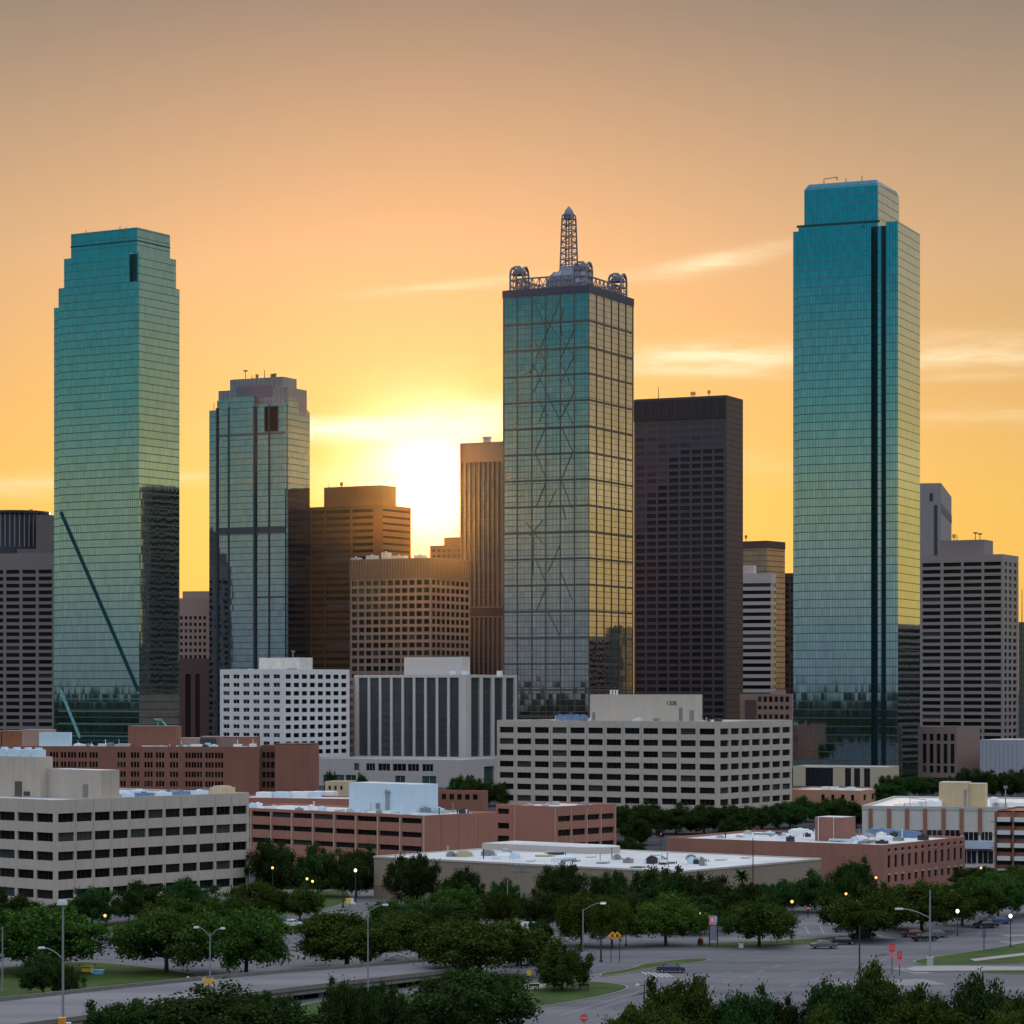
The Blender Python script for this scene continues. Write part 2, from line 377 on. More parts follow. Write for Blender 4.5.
# ================================================================== materials used
roofw = mat('roof_membrane', (.43, .44, .45), .7, .2, .25, var2=.45, scale2=.07, streak=0)
roofg = mat('roof_gravel', (.34, .33, .32), .9, .15, .4)
cream = mat('cream_precast', (.465, .395, .345), .85, .09, .8, streak=.18, var2=.14, scale2=.12)
cream2 = mat('cream_penthouse', (.44, .375, .315), .85, .09, .8, streak=.2, var2=.14, scale2=.12)
tan_ = mat('tan_precast', (.47, .405, .352), .85, .09, .8, streak=.18, var2=.14, scale2=.1)
tan2 = mat('tan_penthouse', (.50, .43, .36), .85, .08, .5, streak=.15)
whitew = mat('white_render', (.66, .65, .65), .85, .08, .6, streak=.2, var2=.14)
brick = mat('brown_brick', (.255, .112, .078), .9, .14, 1.5, streak=.16, var2=.2, scale2=.09)
brick2 = mat('red_brick', (.365, .165, .12), .9, .14, 1.5, streak=.16, var2=.18, scale2=.09)
brick3 = mat('rose_brick', (.30, .14, .106), .9, .14, 1.5, streak=.16, var2=.18, scale2=.09)
brickp = mat('rose_concrete', (.36, .23, .19), .9, .10, 1.0, streak=.1)
taupe = mat('taupe_block', (.27, .215, .165), .9, .08, 1.2, streak=.12, var2=.1, scale2=.1, stretch=(1, 1, 3))
taupe_lo = mat('brown_plinth', (.20, .14, .115), .9, .1, 1.2, streak=.12)
greyst = mat('grey_stone', (.50, .47, .45), .8, .07, .5, streak=.10)
darkc = mat('dark_concrete', (.165, .14, .14), .85, .1, .5, streak=.1)
mauve = mat('mauve_concrete', (.235, .195, .185), .85, .08, .5, streak=.1)
pinkc = mat('pink_granite', (.36, .26, .235), .8, .08, .5, streak=.08)
maroon = mat('maroon_granite', (.12, .075, .075), .6, .1, .5)
brownc = mat('brown_granite', (.088, .052, .043), .7, .1, .5, streak=.1)
gridc = mat('beige_grid', (.25, .18, .155), .8, .08, .5, streak=.08)
gridtop = mat('brown_louvre', (.16, .10, .07), .7, .2, .5, stretch=(6, 6, .05))
finc = mat('pale_fin', (.19, .13, .11), .7, .06, .5)
purpc = mat('purple_grey_cladding', (.072, .054, .066), .6, .08, .4, streak=.06)
metalg = mat('grey_metal', (.30, .32, .33), .45, .08, .8, metal=.6)
metald = mat('dark_metal', (.05, .05, .055), .5, .1, 1.0, metal=.3)
metalb = mat('blue_steel', (.12, .14, .19), .45, .12, .8, metal=.4)
polem = mat('galvanised', (.24, .27, .285), .5, .08, 1.5, metal=.3)
whitem = mat('white_paint', (.78, .79, .80), .5, .06, .6, var2=.1)
skyw = mat('pale_blue_panel', (.55, .68, .78), .6, .05, .3, streak=.10, var2=.06)
bluem = mat('blue_grey_unit', (.15, .23, .36), .55, .15, .8, var2=.3, scale2=.4)
greyunit = mat('grey_unit', (.42, .43, .44), .6, .2, .8)
rust = mat('rust_panel', (.26, .10, .055), .9, .35, .5)
tealbar = mat('dark_teal_seam', (.012, .07, .078), .35, .1, .3, metal=.4)
tealbar2 = mat('pale_teal_seam', (.25, .50, .52), .35, .1, .3, metal=.3)
pg = pane_mat('dark_glass', (.011, .013, .013), .1, .16, .6)
pgb = pane_mat('glare_glass', (.06, .048, .058), .12, .2, .35, blind_glare=0.0)  # near wall tone: reflected glare put into the pane colour
pgb2 = pane_mat('blue_black_glass', (.018, .022, .030), .1, .25, .5)
pgg = pane_mat('green_glass', (.03, .07, .06), .06, .5, .4)
frm = mat('window_frame_dark', (.03, .03, .03), .6, .1)
frl = mat('window_frame_pale', (.62, .61, .60), .6, .1)
gl_teal = glass('teal_curtain_wall', (.53, .77, .78), 4.25, 1.5, .50, .26, (.015, .07, .08), .48, .035, .004)
gl_teal2 = glass('blue_teal_curtain_wall', (.54, .76, .84), 4.35, 1.5, .46, .26, (.012, .06, .085), .48, .035, .004)
gl_mid = glass('grey_glass_grid', (.57, .59, .64), 3.3, 2.45, .34, .26, (.07, .07, .065), .75, .04, .007)
gl_sl = glass('slate_glass', (.45, .57, .67), 3.9, 1.6, .42, .2, (.04, .055, .075), .45, .045, .009)
gl_br = glass('bronze_glass', (.10, .075, .068), 3.8, 2.2, .5, .3, (.05, .038, .038), .7, .5, .006, metal=0, spec=.12)
gl_am = glass('amber_glass', (.42, .33, .27), 3.8, 2.4, .7, .35, (.09, .055, .045), .8, .08, .006, metal=.8)
gl_dk = glass('dark_glass_strip', (.10, .115, .135), 3.1, 1.3, .4, .14, (.045, .045, .05), .6, .08, .008, metal=.5)

def antennas(b, specs, zof=0.0, m=None):
    """masts on a roof: (pixel x, pixel top, pixel base, local y, kind)"""
    for px, pt, pb, y, kind in specs:
        x = b.ux(px, y); q_ = MB(); z0, z1 = b.z(pb, x, y)-1.0, b.z(pt, x, y)
        q_.tube((x, y, z0), (x, y, z1), .28, .18, 5)
        if kind == 'dish':
            q_.lathe([(0.05, 0), (.9, .25), (1.6, .9), (1.5, .95), (.8, .4), (.05, .2)], 10, 0, (x, y, z1-.6))
        if kind == 'panel':
            q_.box(x-.9, x-.5, y-.3, y+.3, z1-2.4, z1-.2); q_.box(x+.5, x+.9, y-.3, y+.3, z1-2.4, z1-.2); q_.beam((x-.8, y, z1-1.2), (x+.8, y, z1-1.2), .1)
        if kind == 'arm': q_.beam((x, y, z1), (x+7, y, z1+.4), .22); q_.beam((x+7, y, z1-1.0), (x+7, y, z1+.6), .3)
        b.part(q_, 'antenna', [metald])

# ================================================================== LEFT GLASS TOWER
def tower_left():
    b = Bld('glass_tower', 'teal mirror glass skyscraper on the left with stepped crown and a dark diagonal seam', 'skyscraper', 139, 58.5, 179.5, 1500, 30, 281)
    m = MB(); m.box(-b.Lw, 0, 0, b.Rw, 0, b.H, 0, top=1); b.part(m, 'glass_shaft', [gl_teal, roofg])
    m = MB(); y = 5; x = b.ux(54, y); m.box(x, -b.Lw-.003, y, b.Rw-6, 0, b.z(308, x, y), 0, top=1); b.part(m, 'glass_shoulder', [gl_teal, roofg])
    # crown: a core, a front slab and a side slab that leave a dark slot at the corner
    ix = b.ux(129.5, 0); i1 = -ix
    xa = b.ux(64, 0); z1 = b.z(251.5)
    yb = b.vy(176)
    core = MB(); core.box(b.ux(71, i1*.9), ix*.9, i1*.9, b.vy(170, ix*.9), b.H+.003, b.z(227.5, ix, i1), 0, top=1); b.part(core, 'glass_crown', [gl_teal, roofg])
    s1 = MB(); s1.box(xa, ix, 0.0, i1*.9-.003, b.H+.003, z1, 0, top=1); b.part(s1, 'crown_front_slab', [gl_teal, roofg])
    s2 = MB(); s2.box(-1.1, 0, 0, i1*.9-.006, b.H+.003, z1, 0, top=1); s2.box(ix*.9+.003, 0, i1*.9-.003, yb, b.H+.003, z1, 0, top=1); b.part(s2, 'crown_side_slab', [gl_teal, roofg])
    s3 = MB(); s3.box(xa+1.5, ix*.9, i1*.9, yb-2, b.H+.002, z1-2, 0, top=1)
    d = MB(); d.box(ix+.003, -1.106, 2.2, i1*.9-.007, b.H+.004, z1-.5, 0); b.part(d, 'corner_slot', [tealbar])
    # thin setback line round the crown
    r = MB(); zz = b.z(240, ix, i1); r.box(b.ux(71, i1*.9)-.25, ix*.9+.25, i1*.9-.25, i1*.9-.003, zz-.7, zz, 0); r.box(ix*.9+.003, ix*.9+.25, i1*.9, b.vy(170, ix*.9), zz-.7, zz, 0); b.part(r, 'cornice', [tealbar])
    def bar(name, pa, ya, pb_, yb_, w_, mt):
        q_ = MB(); A = Vector((b.ux(pa), -.05, b.z(ya, b.ux(pa)))); B_ = Vector((min(b.ux(pb_), -.4), -.05, b.z(yb_, min(b.ux(pb_), -.4))))
        dv = (B_-A).normalized(); n = Vector((-dv.z, 0, dv.x))*w_/2; o = Vector((0, -.35, 0))
        P = [A-n, B_-n, B_+n, A+n]; Q = [p+o for p in P]
        q_.quad(*[tuple(p) for p in Q]); 
        for i in range(4): q_.quad(tuple(P[i]), tuple(P[(i+1)%4]), tuple(Q[(i+1)%4]), tuple(Q[i]))
        b.part(q_, name, [mt])
    bar('diagonal_seam', 61, 512, 143, 691, 2.0, tealbar)
    bar('diagonal_seam', 57.5+3, 690, 80, 738, 1.4, tealbar2)
    for i in range(4):
        q_ = MB(); zz = b.z(699+i*12.5); q_.box(-b.Lw, .25, -.25, -.003, zz-.35, zz+.35); q_.box(.003, .25, -.0025, b.Rw, zz-.35, zz+.35); b.part(q_, 'spandrel_band', [mat('teal_band', (.12, .26, .27), .4, .1, .3, metal=.4)])
    antennas(b, [(86, 230.5, 233, 8, 'mast'), (120, 226, 230, 8, 'mast'), (126, 227, 230, 8, 'mast')])
tower_left()

# ================================================================== RIGHT GLASS TOWER
def tower_right():
    b = Bld('glass_tower', 'tallest teal glass skyscraper on the right with two dark vertical slots', 'skyscraper', 898, 790.3, 920, 1400, 23, 221)
    x1, x2, x3 = b.ux(871), b.ux(886), b.ux(798.5); rec = 5.0
    m = MB(); m.box(-b.Lw, -rec, rec, b.Rw, 0, b.H-1, 0, top=1); b.part(m, 'glass_shaft', [gl_teal2, roofg])
    m = MB(); pts = [(x3, 0), (x1, 0), (x1, rec-.003), (x3, rec-.003)]; m.prism(pts, 0, b.H-2.5, 0, 1)
    zc = b.H-2.5+.003; q1 = x1-5.5
    m2 = MB(); m.prism([(x3, .0), (q1, .0), (q1, rec-.003), (x3, rec-.003)], zc, b.H, 0, 1); b.part(m, 'front_slab', [gl_teal2, roofg])
    m = MB(); m.box(x2, 0, 0, b.Rw, 0, b.H, 0, top=1); b.part(m, 'corner_slab', [gl_teal2, roofg])
    # two dark vertical reveals with a bright strip between
    for pa, pb_ in ((871.2, 877.5), (881.5, 886)):
        q_ = MB(); q_.box(b.ux(pa, rec), b.ux(pb_, rec), rec-.35, rec-.006, 0, b.H-1.2); b.part(q_, 'vertical_slot', [mat('slot_glass', (.006, .03, .04), .25, .1)])
    # crown
    yc = 6.0; xc1 = b.ux(878, yc); xa = b.ux(808, yc); ye = b.vy(899, xc1); zb = b.H-1+.003; zt = b.z(179.5, xc1, yc); ch = 1.7
    m = MB(); zm = zt-ch*1.6
    m.box(xa-2, xc1, yc, ye, zb, zm, 0, top=1)
    # chamfered top: slopes in on every edge
    A = [(xa-2, yc), (xc1, yc), (xc1, ye), (xa-2, ye)]; B_ = [(xa+.5, yc+.12), (xc1-.9, yc+.12), (xc1-.25, ye-4), (xa+.5, ye-4)]
    acc = 0
    for i in range(4):
        a, c_, d, e = A[i], A[(i+1)%4], B_[(i+1)%4], B_[i]
        L_ = math.hypot(c_[0]-a[0], c_[1]-a[1]); u0 = a[0] if i % 2 == 0 else a[1]; u1 = c_[0] if i % 2 == 0 else c_[1]
        m.quad((*a, zm+.002), (*c_, zm+.002), (*d, zt), (*e, zt), 0, [(u0, zm), (u1, zm), (u1, zt), (u0, zt)])
    m.poly([(*p, zt) for p in B_], 1); b.part(m, 'glass_crown', [gl_teal2, roofg])
    q_ = MB(); q_.box(xa-6, xc1+1.0, yc-.35, yc-.003, b.z(222, xc1, yc)-.2, b.z(222, xc1, yc)+1.0); b.part(q_, 'cornice', [tealbar])
    antennas(b, [(824, 179, 184, 12, 'arm'), (862, 175.5, 181, 12, 'mast'), (846, 178, 182, 12, 'mast')])
tower_right()

# ================================================================== CENTRE GRID TOWER WITH SPIRE
def tower_mid():
    b = Bld('glass_tower', 'grey gridded glass skyscraper in the centre topped by lattice turrets and a spire', 'skyscraper', 589, 503.5, 633, 1500, 26, 287)
    Lw, Rw, H = b.Lw, b.Rw, b.H
    m = MB(); m.box(-Lw, 0, 0, Rw, 0, H, 0, top=1); b.part(m, 'glass_shaft', [gl_mid, roofg])
    lat = mat('lattice_steel', (.21, .21, .25), .5, .15, .6, metal=.3); md = mat('mullion_bronze', (.10, .095, .085), .45, .15, .4, metal=.3)
    q_ = MB()
    for i in range(7):
        x = -Lw + i*Lw/6; q_.box(x-.26, x+.26, -.3, -.003, 0, H-3)
    for i in range(1, 7):
        y = i*Rw/6; q_.box(.003, .3, y-.26, y+.26, 0, H-3)
    b.part(q_, 'vertical_mullion', [md])
    q_ = MB(); p = b.pxm(26.4); z = H-3-b.pxm(28)
    while z > 5:
        q_.box(-Lw, .28, -.27, -.0045, z-.55, z+.55); q_.box(.0045, .27, -.0045, Rw, z-.55, z+.55); z -= p
    b.part(q_, 'floor_belt', [md])
    q_ = MB(); q_.box(-Lw-.5, .5, -.5, -.006, H-3, H+1.2); q_.box(.006, .5, -.006, Rw+.5, H-3, H+1.2); q_.box(-Lw-.5, -Lw-.006, -.006, Rw+.5, H-3, H+1.2); q_.box(-Lw-.006, .006, Rw+.006, Rw+.5, H-3, H+1.2)
    b.part(q_, 'parapet', [mat('navy_parapet', (.05, .065, .10), .5, .1)])
    # thin dark bars laid on the front glass, standing for squiggly reflected lines
    q_ = MB(); F_ = lambda px, py: (b.ux(px), -.2, b.z(py, b.ux(px)))
    for a, c_ in [((545, 318), (574, 356)), ((574, 356), (560, 384)), ((534, 340), (546, 364)), ((530, 374), (534, 364)), ((534, 364), (546, 392)),
                  ((560, 314), (562, 336)), ((538, 400), (548, 416)), ((547, 402), (539, 422)), ((560, 398), (573, 424)), ((526, 522), (544, 545)), ((543, 520), (530, 536)),
                  ((534, 530), (533, 575)), ((556, 490), (548, 508)), ((562, 505), (566, 520)), ((563, 308), (560, 330)), ((536, 368), (524, 375)),
                  ((534, 300), (547, 330)), ((560, 300), (548, 330)), ((548, 330), (536, 358)), ((574, 330), (560, 360)), ((560, 360), (574, 392)), ((546, 364), (534, 392)), ((546, 392), (560, 420)), ((574, 392), (560, 420)),
                  ((547, 424), (535, 452)), ((560, 424), (573, 452)), ((535, 452), (547, 480)), ((573, 452), (561, 480)), ((547, 480), (536, 508)), ((561, 480), (572, 508)), ((536, 560), (547, 585)), ((560, 545), (548, 572)), ((547, 585), (536, 612)), ((561, 572), (572, 600)), ((548, 612), (560, 636))]:
        q_.beam(F_(*a), F_(*c_), .24)
    b.part(q_, 'reflection_bar', [md])
    cx, cy = -Lw/2, Rw/2
    # crown: drum and dome
    q_ = MB(); r = 12.6
    q_.lathe([(r, 0), (r, 8.5), (r*.97, 8.7), (r*.93, 10.5), (r*.66, 13.6), (r*.5, 14), (r*.4, 16.5), (.1, 16.7)], 8, 0, (cx, cy, H))
    b.part(q_, 'drum', [metalb])
    q_ = MB()
    for i in range(8):
        t = 2*math.pi*i/8
        for z0, z1, ra, rb in ((0, 8.5, r+.1, r+.1), (10.5, 13.6, r*.94, r*.67)): q_.beam((cx+ra*math.cos(t), cy+ra*math.sin(t), H+z0), (cx+rb*math.cos(t), cy+rb*math.sin(t), H+z1), .4)
        for zz in (2.8, 5.6, 8.5): q_.beam((cx+(r+.1)*math.cos(t), cy+(r+.1)*math.sin(t), H+zz), (cx+(r+.1)*math.cos(t+math.pi/4), cy+(r+.1)*math.sin(t+math.pi/4), H+zz), .3)
    b.part(q_, 'drum_frame', [lat])
    # spire
    q_ = MB(); zs = H+14.5; zt = b.z(219, cx, cy); zp = b.z(206, cx, cy)
    def ring(z, r_): return [(cx+r_*sx_, cy+r_*sy_, z) for sx_, sy_ in ((-1, -1), (1, -1), (1, 1), (-1, 1))]
    N = 9
    for i in range(N):
        za, zb = zs+(zt-zs)*i/N, zs+(zt-zs)*(i+1)/N; ra, rb = 3.7-.8*i/N, 3.7-.8*(i+1)/N
        A, B_ = ring(za, ra), ring(zb, rb)
        for j in range(4):
            q_.beam(A[j], B_[j], .5); q_.beam(B_[j], B_[(j+1)%4], .34)
            q_.beam(A[j], B_[(j+1)%4], .2) if (i+j) % 2 else q_.beam(A[(j+1)%4], B_[j], .2)
    q_.beam((cx, cy, zs), (cx, cy, zt), .4)
    T_ = ring(zt, 2.9); U_ = ring(zt+2.2, 2.7)
    for j in range(4): q_.beam(T_[j], U_[j], .4); q_.beam(U_[j], U_[(j+1)%4], .3)
    b.part(q_, 'spire', [lat])
    q_ = MB(); q_.lathe([(3.2, .25), (3.1, .35*(zp-zt)), (2.2, .66*(zp-zt)), (.9, .88*(zp-zt)), (.05, zp-zt)], 8, 0, (cx, cy, zt)); b.part(q_, 'spire_cap', [metalb])
    # corner turrets
    tw = 3.8; ins = 6.6; hz = 10.6
    for (tx, ty, bright) in ((-Lw+ins, ins, 0), (-ins, ins, 1), (-ins, Rw-ins, 0), (-Lw+ins, Rw-ins, 0)):
        q_ = MB()
        c4 = [(tx-tw, ty-tw), (tx+tw, ty-tw), (tx+tw, ty+tw), (tx-tw, ty+tw)]
        for j in range(4):
            a, c_ = c4[j], c4[(j+1)%4]; q_.beam((*a, H), (*a, H+hz), .62)
            mx = ((a[0]+c_[0])/2, (a[1]+c_[1])/2); q_.beam((*mx, H), (*mx, H+hz+2), .25)
            for zz in (3.4, 7.0, hz): q_.beam((*a, H+zz), (*c_, H+zz), .46)
            q_.beam((*a, H+.2), (*mx, H+3.2), .2); q_.beam((*c_, H+3.2), (*mx, H+6.2), .2); q_.beam((*a, H+6.2), (*mx, H+hz), .2)
            # arched gable
            pr = None
            for s_ in range(7):
                t = math.pi*s_/6; k_ = .5-.5*math.cos(t); pt = (a[0]+(c_[0]-a[0])*k_, a[1]+(c_[1]-a[1])*k_, H+hz+4.0*math.sin(t))
                if pr: q_.beam(pr, pt, .6)
                pr = pt
        b.part(q_, 'turret', [lat])
        q_ = MB(); q_.lathe([(tw*1.0, 0), (tw*.95, 1.2), (tw*.66, 3.0), (tw*.25, 4.4), (.05, 5.2)], 10, 0, (tx, ty, H+hz)); b.part(q_, 'turret_dome', [metalb])
        if bright:
            q_ = MB(); q_.box(tx-tw+.5, tx+tw-.5, ty-tw+.5, ty+tw-.5, H, H+hz-.3); b.part(q_, 'turret_core', [mat('pale_lilac_panel', (.50, .48, .60), .5, .1)])
    # truss rails
    def truss(p, q2, h, n):
        for i in range(n):
            a = [p[k_]+(q2[k_]-p[k_])*i/n for k_ in (0, 1)]; c_ = [p[k_]+(q2[k_]-p[k_])*(i+1)/n for k_ in (0, 1)]
            t_.beam((*a, H), (*a, H+h), .34); t_.beam((*a, H+h), (*c_, H+h), .6); t_.beam((*a, H), (*c_, H+h), .24); t_.beam((*c_, H), (*a, H+h), .24); t_.beam((*a, H+h*.5), (*c_, H+h*.5), .34)
    o = ins-tw*.2
    for p, q2 in (((-Lw+o, o), (-o, o)), ((-o, o), (-o, Rw-o)), ((-o, Rw-o), (-Lw+o, Rw-o)), ((-Lw+o, Rw-o), (-Lw+o, o))):
        t_ = MB(); truss(p, q2, 8.0, 9); b.part(t_, 'roof_truss', [lat])
tower_mid()

# ================================================================== SLATE TOWER
def tower_slate():
    b = Bld('glass_tower', 'slate blue faceted glass tower with notched bays and mechanical penthouse left of the sun', 'skyscraper', 285, 206, 311.5, 1680, 27, 398)
    Lw, Rw, H = b.Lw, b.Rw, b.H
    U = b.ux
    m = MB(); m.box(-Lw, -2.2, 3.6, Rw, 0, b.z(410, -Lw, 0), 0, top=1); b.part(m, 'glass_shaft', [gl_sl, roofg])
    fr = [(217, 228.6, 1.8, 400), (229, 254, 0, 396), (254.4, 269, 1.2, 404), (269.4, 285, 1.2, 404)]
    for pa, pb_, y, t in fr:
        m = MB(); x0, x1 = U(pa, y), min(U(pb_, y), 0); m.box(x0, x1, y, 3.597, 0, b.z(t, x1, y), 0, top=1); b.part(m, 'glass_bay', [gl_sl, roofg])
    for y0, y1, x, t in ((1.2, b.vy(299)-.3, 0, 398), (b.vy(299)+.3, Rw, -1.2, 410)):
        m = MB(); m.box(-2.197, x, max(y0, 3.6), y1, 0, b.z(t, 0, y0), 0, top=1); b.part(m, 'glass_bay', [gl_sl, roofg])
    ph = glass('slate_penthouse', (.30, .33, .40), 3.9, 3.2, .5, .35, (.06, .06, .075), .7, .15, .006, metal=.55)
    m = MB(); y = 5; x0, x1 = U(218.5, y), U(288, y); m.box(x0, x1, y, Rw-4, H-8, b.z(387, x1, y), 0, top=1); b.part(m, 'penthouse', [ph, roofg])
    m = MB(); y = 8; x0, x1 = U(230, y), U(283, y); m.box(x0, x1, y, Rw-7, H-8, b.z(376.5, x1, y), 0, top=1); b.part(m, 'penthouse', [ph, roofg])
    m = MB(); y = 4.6; m.box(U(236, y), U(272, y), y, 5.5, b.z(395, 0, y), b.z(384, 0, y), 0); b.part(m, 'penthouse', [metalb])
    # dark square opening and belts
    m = MB(); m.box(U(264.5, 1), U(278, 1), .95, 1.197, b.z(431, -8), b.z(406, -8), 0); b.part(m, 'louvre', [mat('opening_dark', (.012, .014, .018), .9, .3, .6, spec=.05)])
    for zpx, h in ((530, 4.2), (434, 1.0), (597, .8)):
        for pa, pb_, y, t in fr:
            if zpx == 597 and pa == 229: continue
            m = MB(); x0, x1 = U(pa, y), min(U(pb_, y), 0); zz = b.z(zpx, -15, y); m.box(x0, x1, y-.25, y-.003, zz-h/2, zz+h/2, 0); b.part(m, 'floor_belt', [mat('slate_belt', (.07, .075, .09), .5, .15)])
    for px in (216.9, 228.8, 254.2, 269.2):
        m = MB(); y = 0 if px in (228.8, 254.2) else 1.2; x = U(px, y); m.box(x-.6, x+.6, y-.3, 3.59, 0, b.z(404), 0); b.part(m, 'pier', [mat('slate_pier', (.05, .055, .07), .5, .1)])
    antennas(b, [(245.5, 371, 377, 12, 'dish'), (252, 375, 378, 12, 'mast'), (257, 374, 378, 12, 'panel'), (264.5, 370, 378, 12, 'mast'), (272, 373.5, 378, 10, 'panel'), (275, 373, 378, 10, 'panel'), (214, 402, 408, 5, 'mast')])
tower_slate()

# ================================================================== DARK SLAB RIGHT OF CENTRE
def tower_dark():
    b = Bld('office_tower', 'dark purple slab tower with a gridded front right beside the spired glass tower', 'skyscraper', 726.5, 634, 743, 1760, 25, 395)
    m = MB(); zt = b.z(419)
    xs = bays(-b.Lw+.5, -1.2, 8, .80); rw = rows(zt-1.0, b.pxm(7.02), 46, b.pxm(4.1))
    o = m.facade('F', 0, -b.Lw, 0, 0, b.H, xs, rw, .5)
    m.quad((0,b.Rw,0),(-b.Lw,b.Rw,0),(-b.Lw,b.Rw,b.H),(0,b.Rw,b.H)); m.quad((-b.Lw,b.Rw,0),(-b.Lw,0,0),(-b.Lw,0,b.H),(-b.Lw,b.Rw,b.H))
    b.part(m, 'wall', [purpc])
    n = len(rw)
    def blind_glare(a, r1):  # picks the stepped upper panes whose paler colour imitates reflection glare
        col = int((a+b.Lw)/(b.Lw/8)); row = int((zt-1-r1)/b.pxm(7.02)+.5)
        return row < (16, 11, 9, 5, 4, 4, 4, 0)[min(col, 7)]
    b.windows([w_ for w_ in o if not blind_glare(w_[0], w_[3])], 'F', 0, .5, [pgb2, purpc], frame=0, cap=60)
    b.nw = 60
    b.windows([w_ for w_ in o if blind_glare(w_[0], w_[3])], 'F', 0, .18, [pgb, purpc], frame=0, cap=100)
    m = MB(); m.quad((.0,0,0),(.0,b.Rw,0),(.0,b.Rw,b.H),(.0,0,b.H), 0, [(0,0),(b.Rw,0),(b.Rw,b.H),(0,b.H)]); b.part(m, 'side_wall', [gl_br])
    r = MB(); r.roof(-b.Lw, 0, 0, b.Rw, b.H, 1.2, .8); b.part(r, 'roof', [purpc, roofg])
    m = MB(); m.box(-b.Lw+.2, -.2, -.25, -.003, zt+.8, b.H-1.5, 0); b.part(m, 'top_band', [mat('near_black_panel', (.028, .022, .026), .5, .1)])
    m = MB()
    for i in range(12):
        x = -b.Lw+.3+i*(b.Lw-.6)/11; m.box(x-.22, x+.22, -.6, -.253, zt+.8, b.H-1.0)
    b.part(m, 'vertical_fin', [purpc])
    antennas(b, [(658.5, 387, 397, 6, 'mast'), (692, 391.5, 396, 6, 'panel'), (694, 391.5, 396, 6, 'panel'), (709, 390, 396, 6, 'panel')])
tower_dark()

# ================================================================== BROWN TOWER, GRID TOWER, STRIPED TOWER round the sun
def tower_brown():
    b = Bld('office_tower', 'brown banded tower with a plain penthouse just left of the setting sun', 'skyscraper', 382, 309.5, 411, 1710, 30, 504.5)
    rw = rows(b.H-2.4, b.pxm(6.75), 46, b.pxm(3.2))
    cols = [(b.ux(312), b.ux(324)), (b.ux(326), b.ux(350)), (b.ux(352), b.ux(373))]
    b.block(brownc, roofg, cols, [(1.0, b.Rw-1.0)], rw, rows(b.H-2.4, b.pxm(6.75), 46, b.pxm(2.4)), .5, panes=[pgb2, brownc], frame=0)
    m = MB(); y = 4; x0, x1 = b.ux(324, y), b.ux(381.5, y); m.box(x0, x1, y, b.Rw*.62, b.H-.8, b.z(485, x1, y), 0, top=1); b.part(m, 'penthouse', [mat('brown_penthouse', (.12, .075, .055), .8, .12, .4, streak=.1), roofg])
    antennas(b, [(329, 483, 486, 9, 'mast'), (341.5, 482, 486, 9, 'panel'), (366, 483, 486, 9, 'mast')])
tower_brown()
def tower_grid():
    b = Bld('office_tower', 'beige tower of square gridded windows under a brown louvred top, below the sun', 'skyscraper', 431, 350, 470, 1590, 28, 557.5)
    zt = b.z(578)
    rw = rows(zt-.9, b.pxm(7.85), 16, b.pxm(4.9))
    b.block(gridc, roofg, bays(-b.Lw+.6, -.6, 11, .74), bays(.6, b.Rw-.6, 8, .72), rw, None, .6, panes=[pg, frm], frame=.12, bars=1, cap=100)
    m = MB(); m.box(-b.Lw-.1, .2, -.2, -.003, zt, b.H-.4); m.box(.003, .2, -.003, b.Rw, zt, b.H-.4); b.part(m, 'louvred_top', [gridtop])
    m = MB()
    for i in range(30): 
        x = -b.Lw+i*b.Lw/29; m.box(x-.12, x+.12, -.42, -.203, zt, b.H-.4)
    for i in range(1, 16):
        y = i*b.Rw/16; m.box(.203, .42, y-.12, y+.12, zt, b.H-.4)
    b.part(m, 'vertical_fin', [gridc])
    for px, w_, h in ((356, 5, 1.5), (372, 6, 2.5), (386, 4, 4), (399, 9, 2), (420, 6, 2)):
        m = MB(); x = b.ux(px, 9); m.box(x-w_/2, x+w_/2, 7, 12, b.H-.9, b.H+h, 0); m.tube((x, 9, b.H+h), (x, 9, b.H+h+.8), .7, n=8); b.part(m, 'rooftop_unit', [greyunit])
tower_grid()
def tower_strip():
    b = Bld('office_tower', 'tall tower of pale vertical fins behind the left edge of the spired tower', 'skyscraper', 512, 460, 530, 1680, 26, 441)
    zc = b.z(461); zbelt0, zbelt1 = b.z(617), b.z(606)
    m = MB(); n = 11
    cols = bays(-b.Lw+.4, -.4, n, .64)
    o = m.facade('F', 0, -b.Lw, 0, 0, b.H, cols, [(4, zbelt0), (zbelt1, zc)], .9)
    oR = m.facade('R', 0, 0, b.Rw, 0, b.H, bays(.4, b.Rw-.4, 5, .64), [(4, zbelt0), (zbelt1, zc)], .9)
    m.quad((0,b.Rw,0),(-b.Lw,b.Rw,0),(-b.Lw,b.Rw,b.H),(0,b.Rw,b.H)); m.quad((-b.Lw,b.Rw,0),(-b.Lw,0,0),(-b.Lw,0,b.H),(-b.Lw,b.Rw,b.H))
    b.part(m, 'wall', [finc])
    b.windows(o, 'F', 0, .9, [gl_dk, frm], hbar=40, bars=0); b.windows(oR, 'R', 0, .9, [gl_dk, frm], hbar=40, bars=0)
    r = MB(); r.roof(-b.Lw, 0, 0, b.Rw, b.H, 1.2, .8); b.part(r, 'roof', [finc, roofg])
    m = MB(); m.box(-b.Lw+.5, -.5, -.05, .4, zbelt0+.8, zbelt1-.8); b.part(m, 'belt_louvre', [brownc])
    m = MB(); x = b.ux(487, 6); m.tube((x, 6, b.H-1), (x, 6, b.H+3), 2.6, n=10); m.tube((x, 6, b.H+3), (x, 6, b.H+3.8), 3.2, n=10); b.part(m, 'rooftop_unit', [greyunit])
tower_strip()
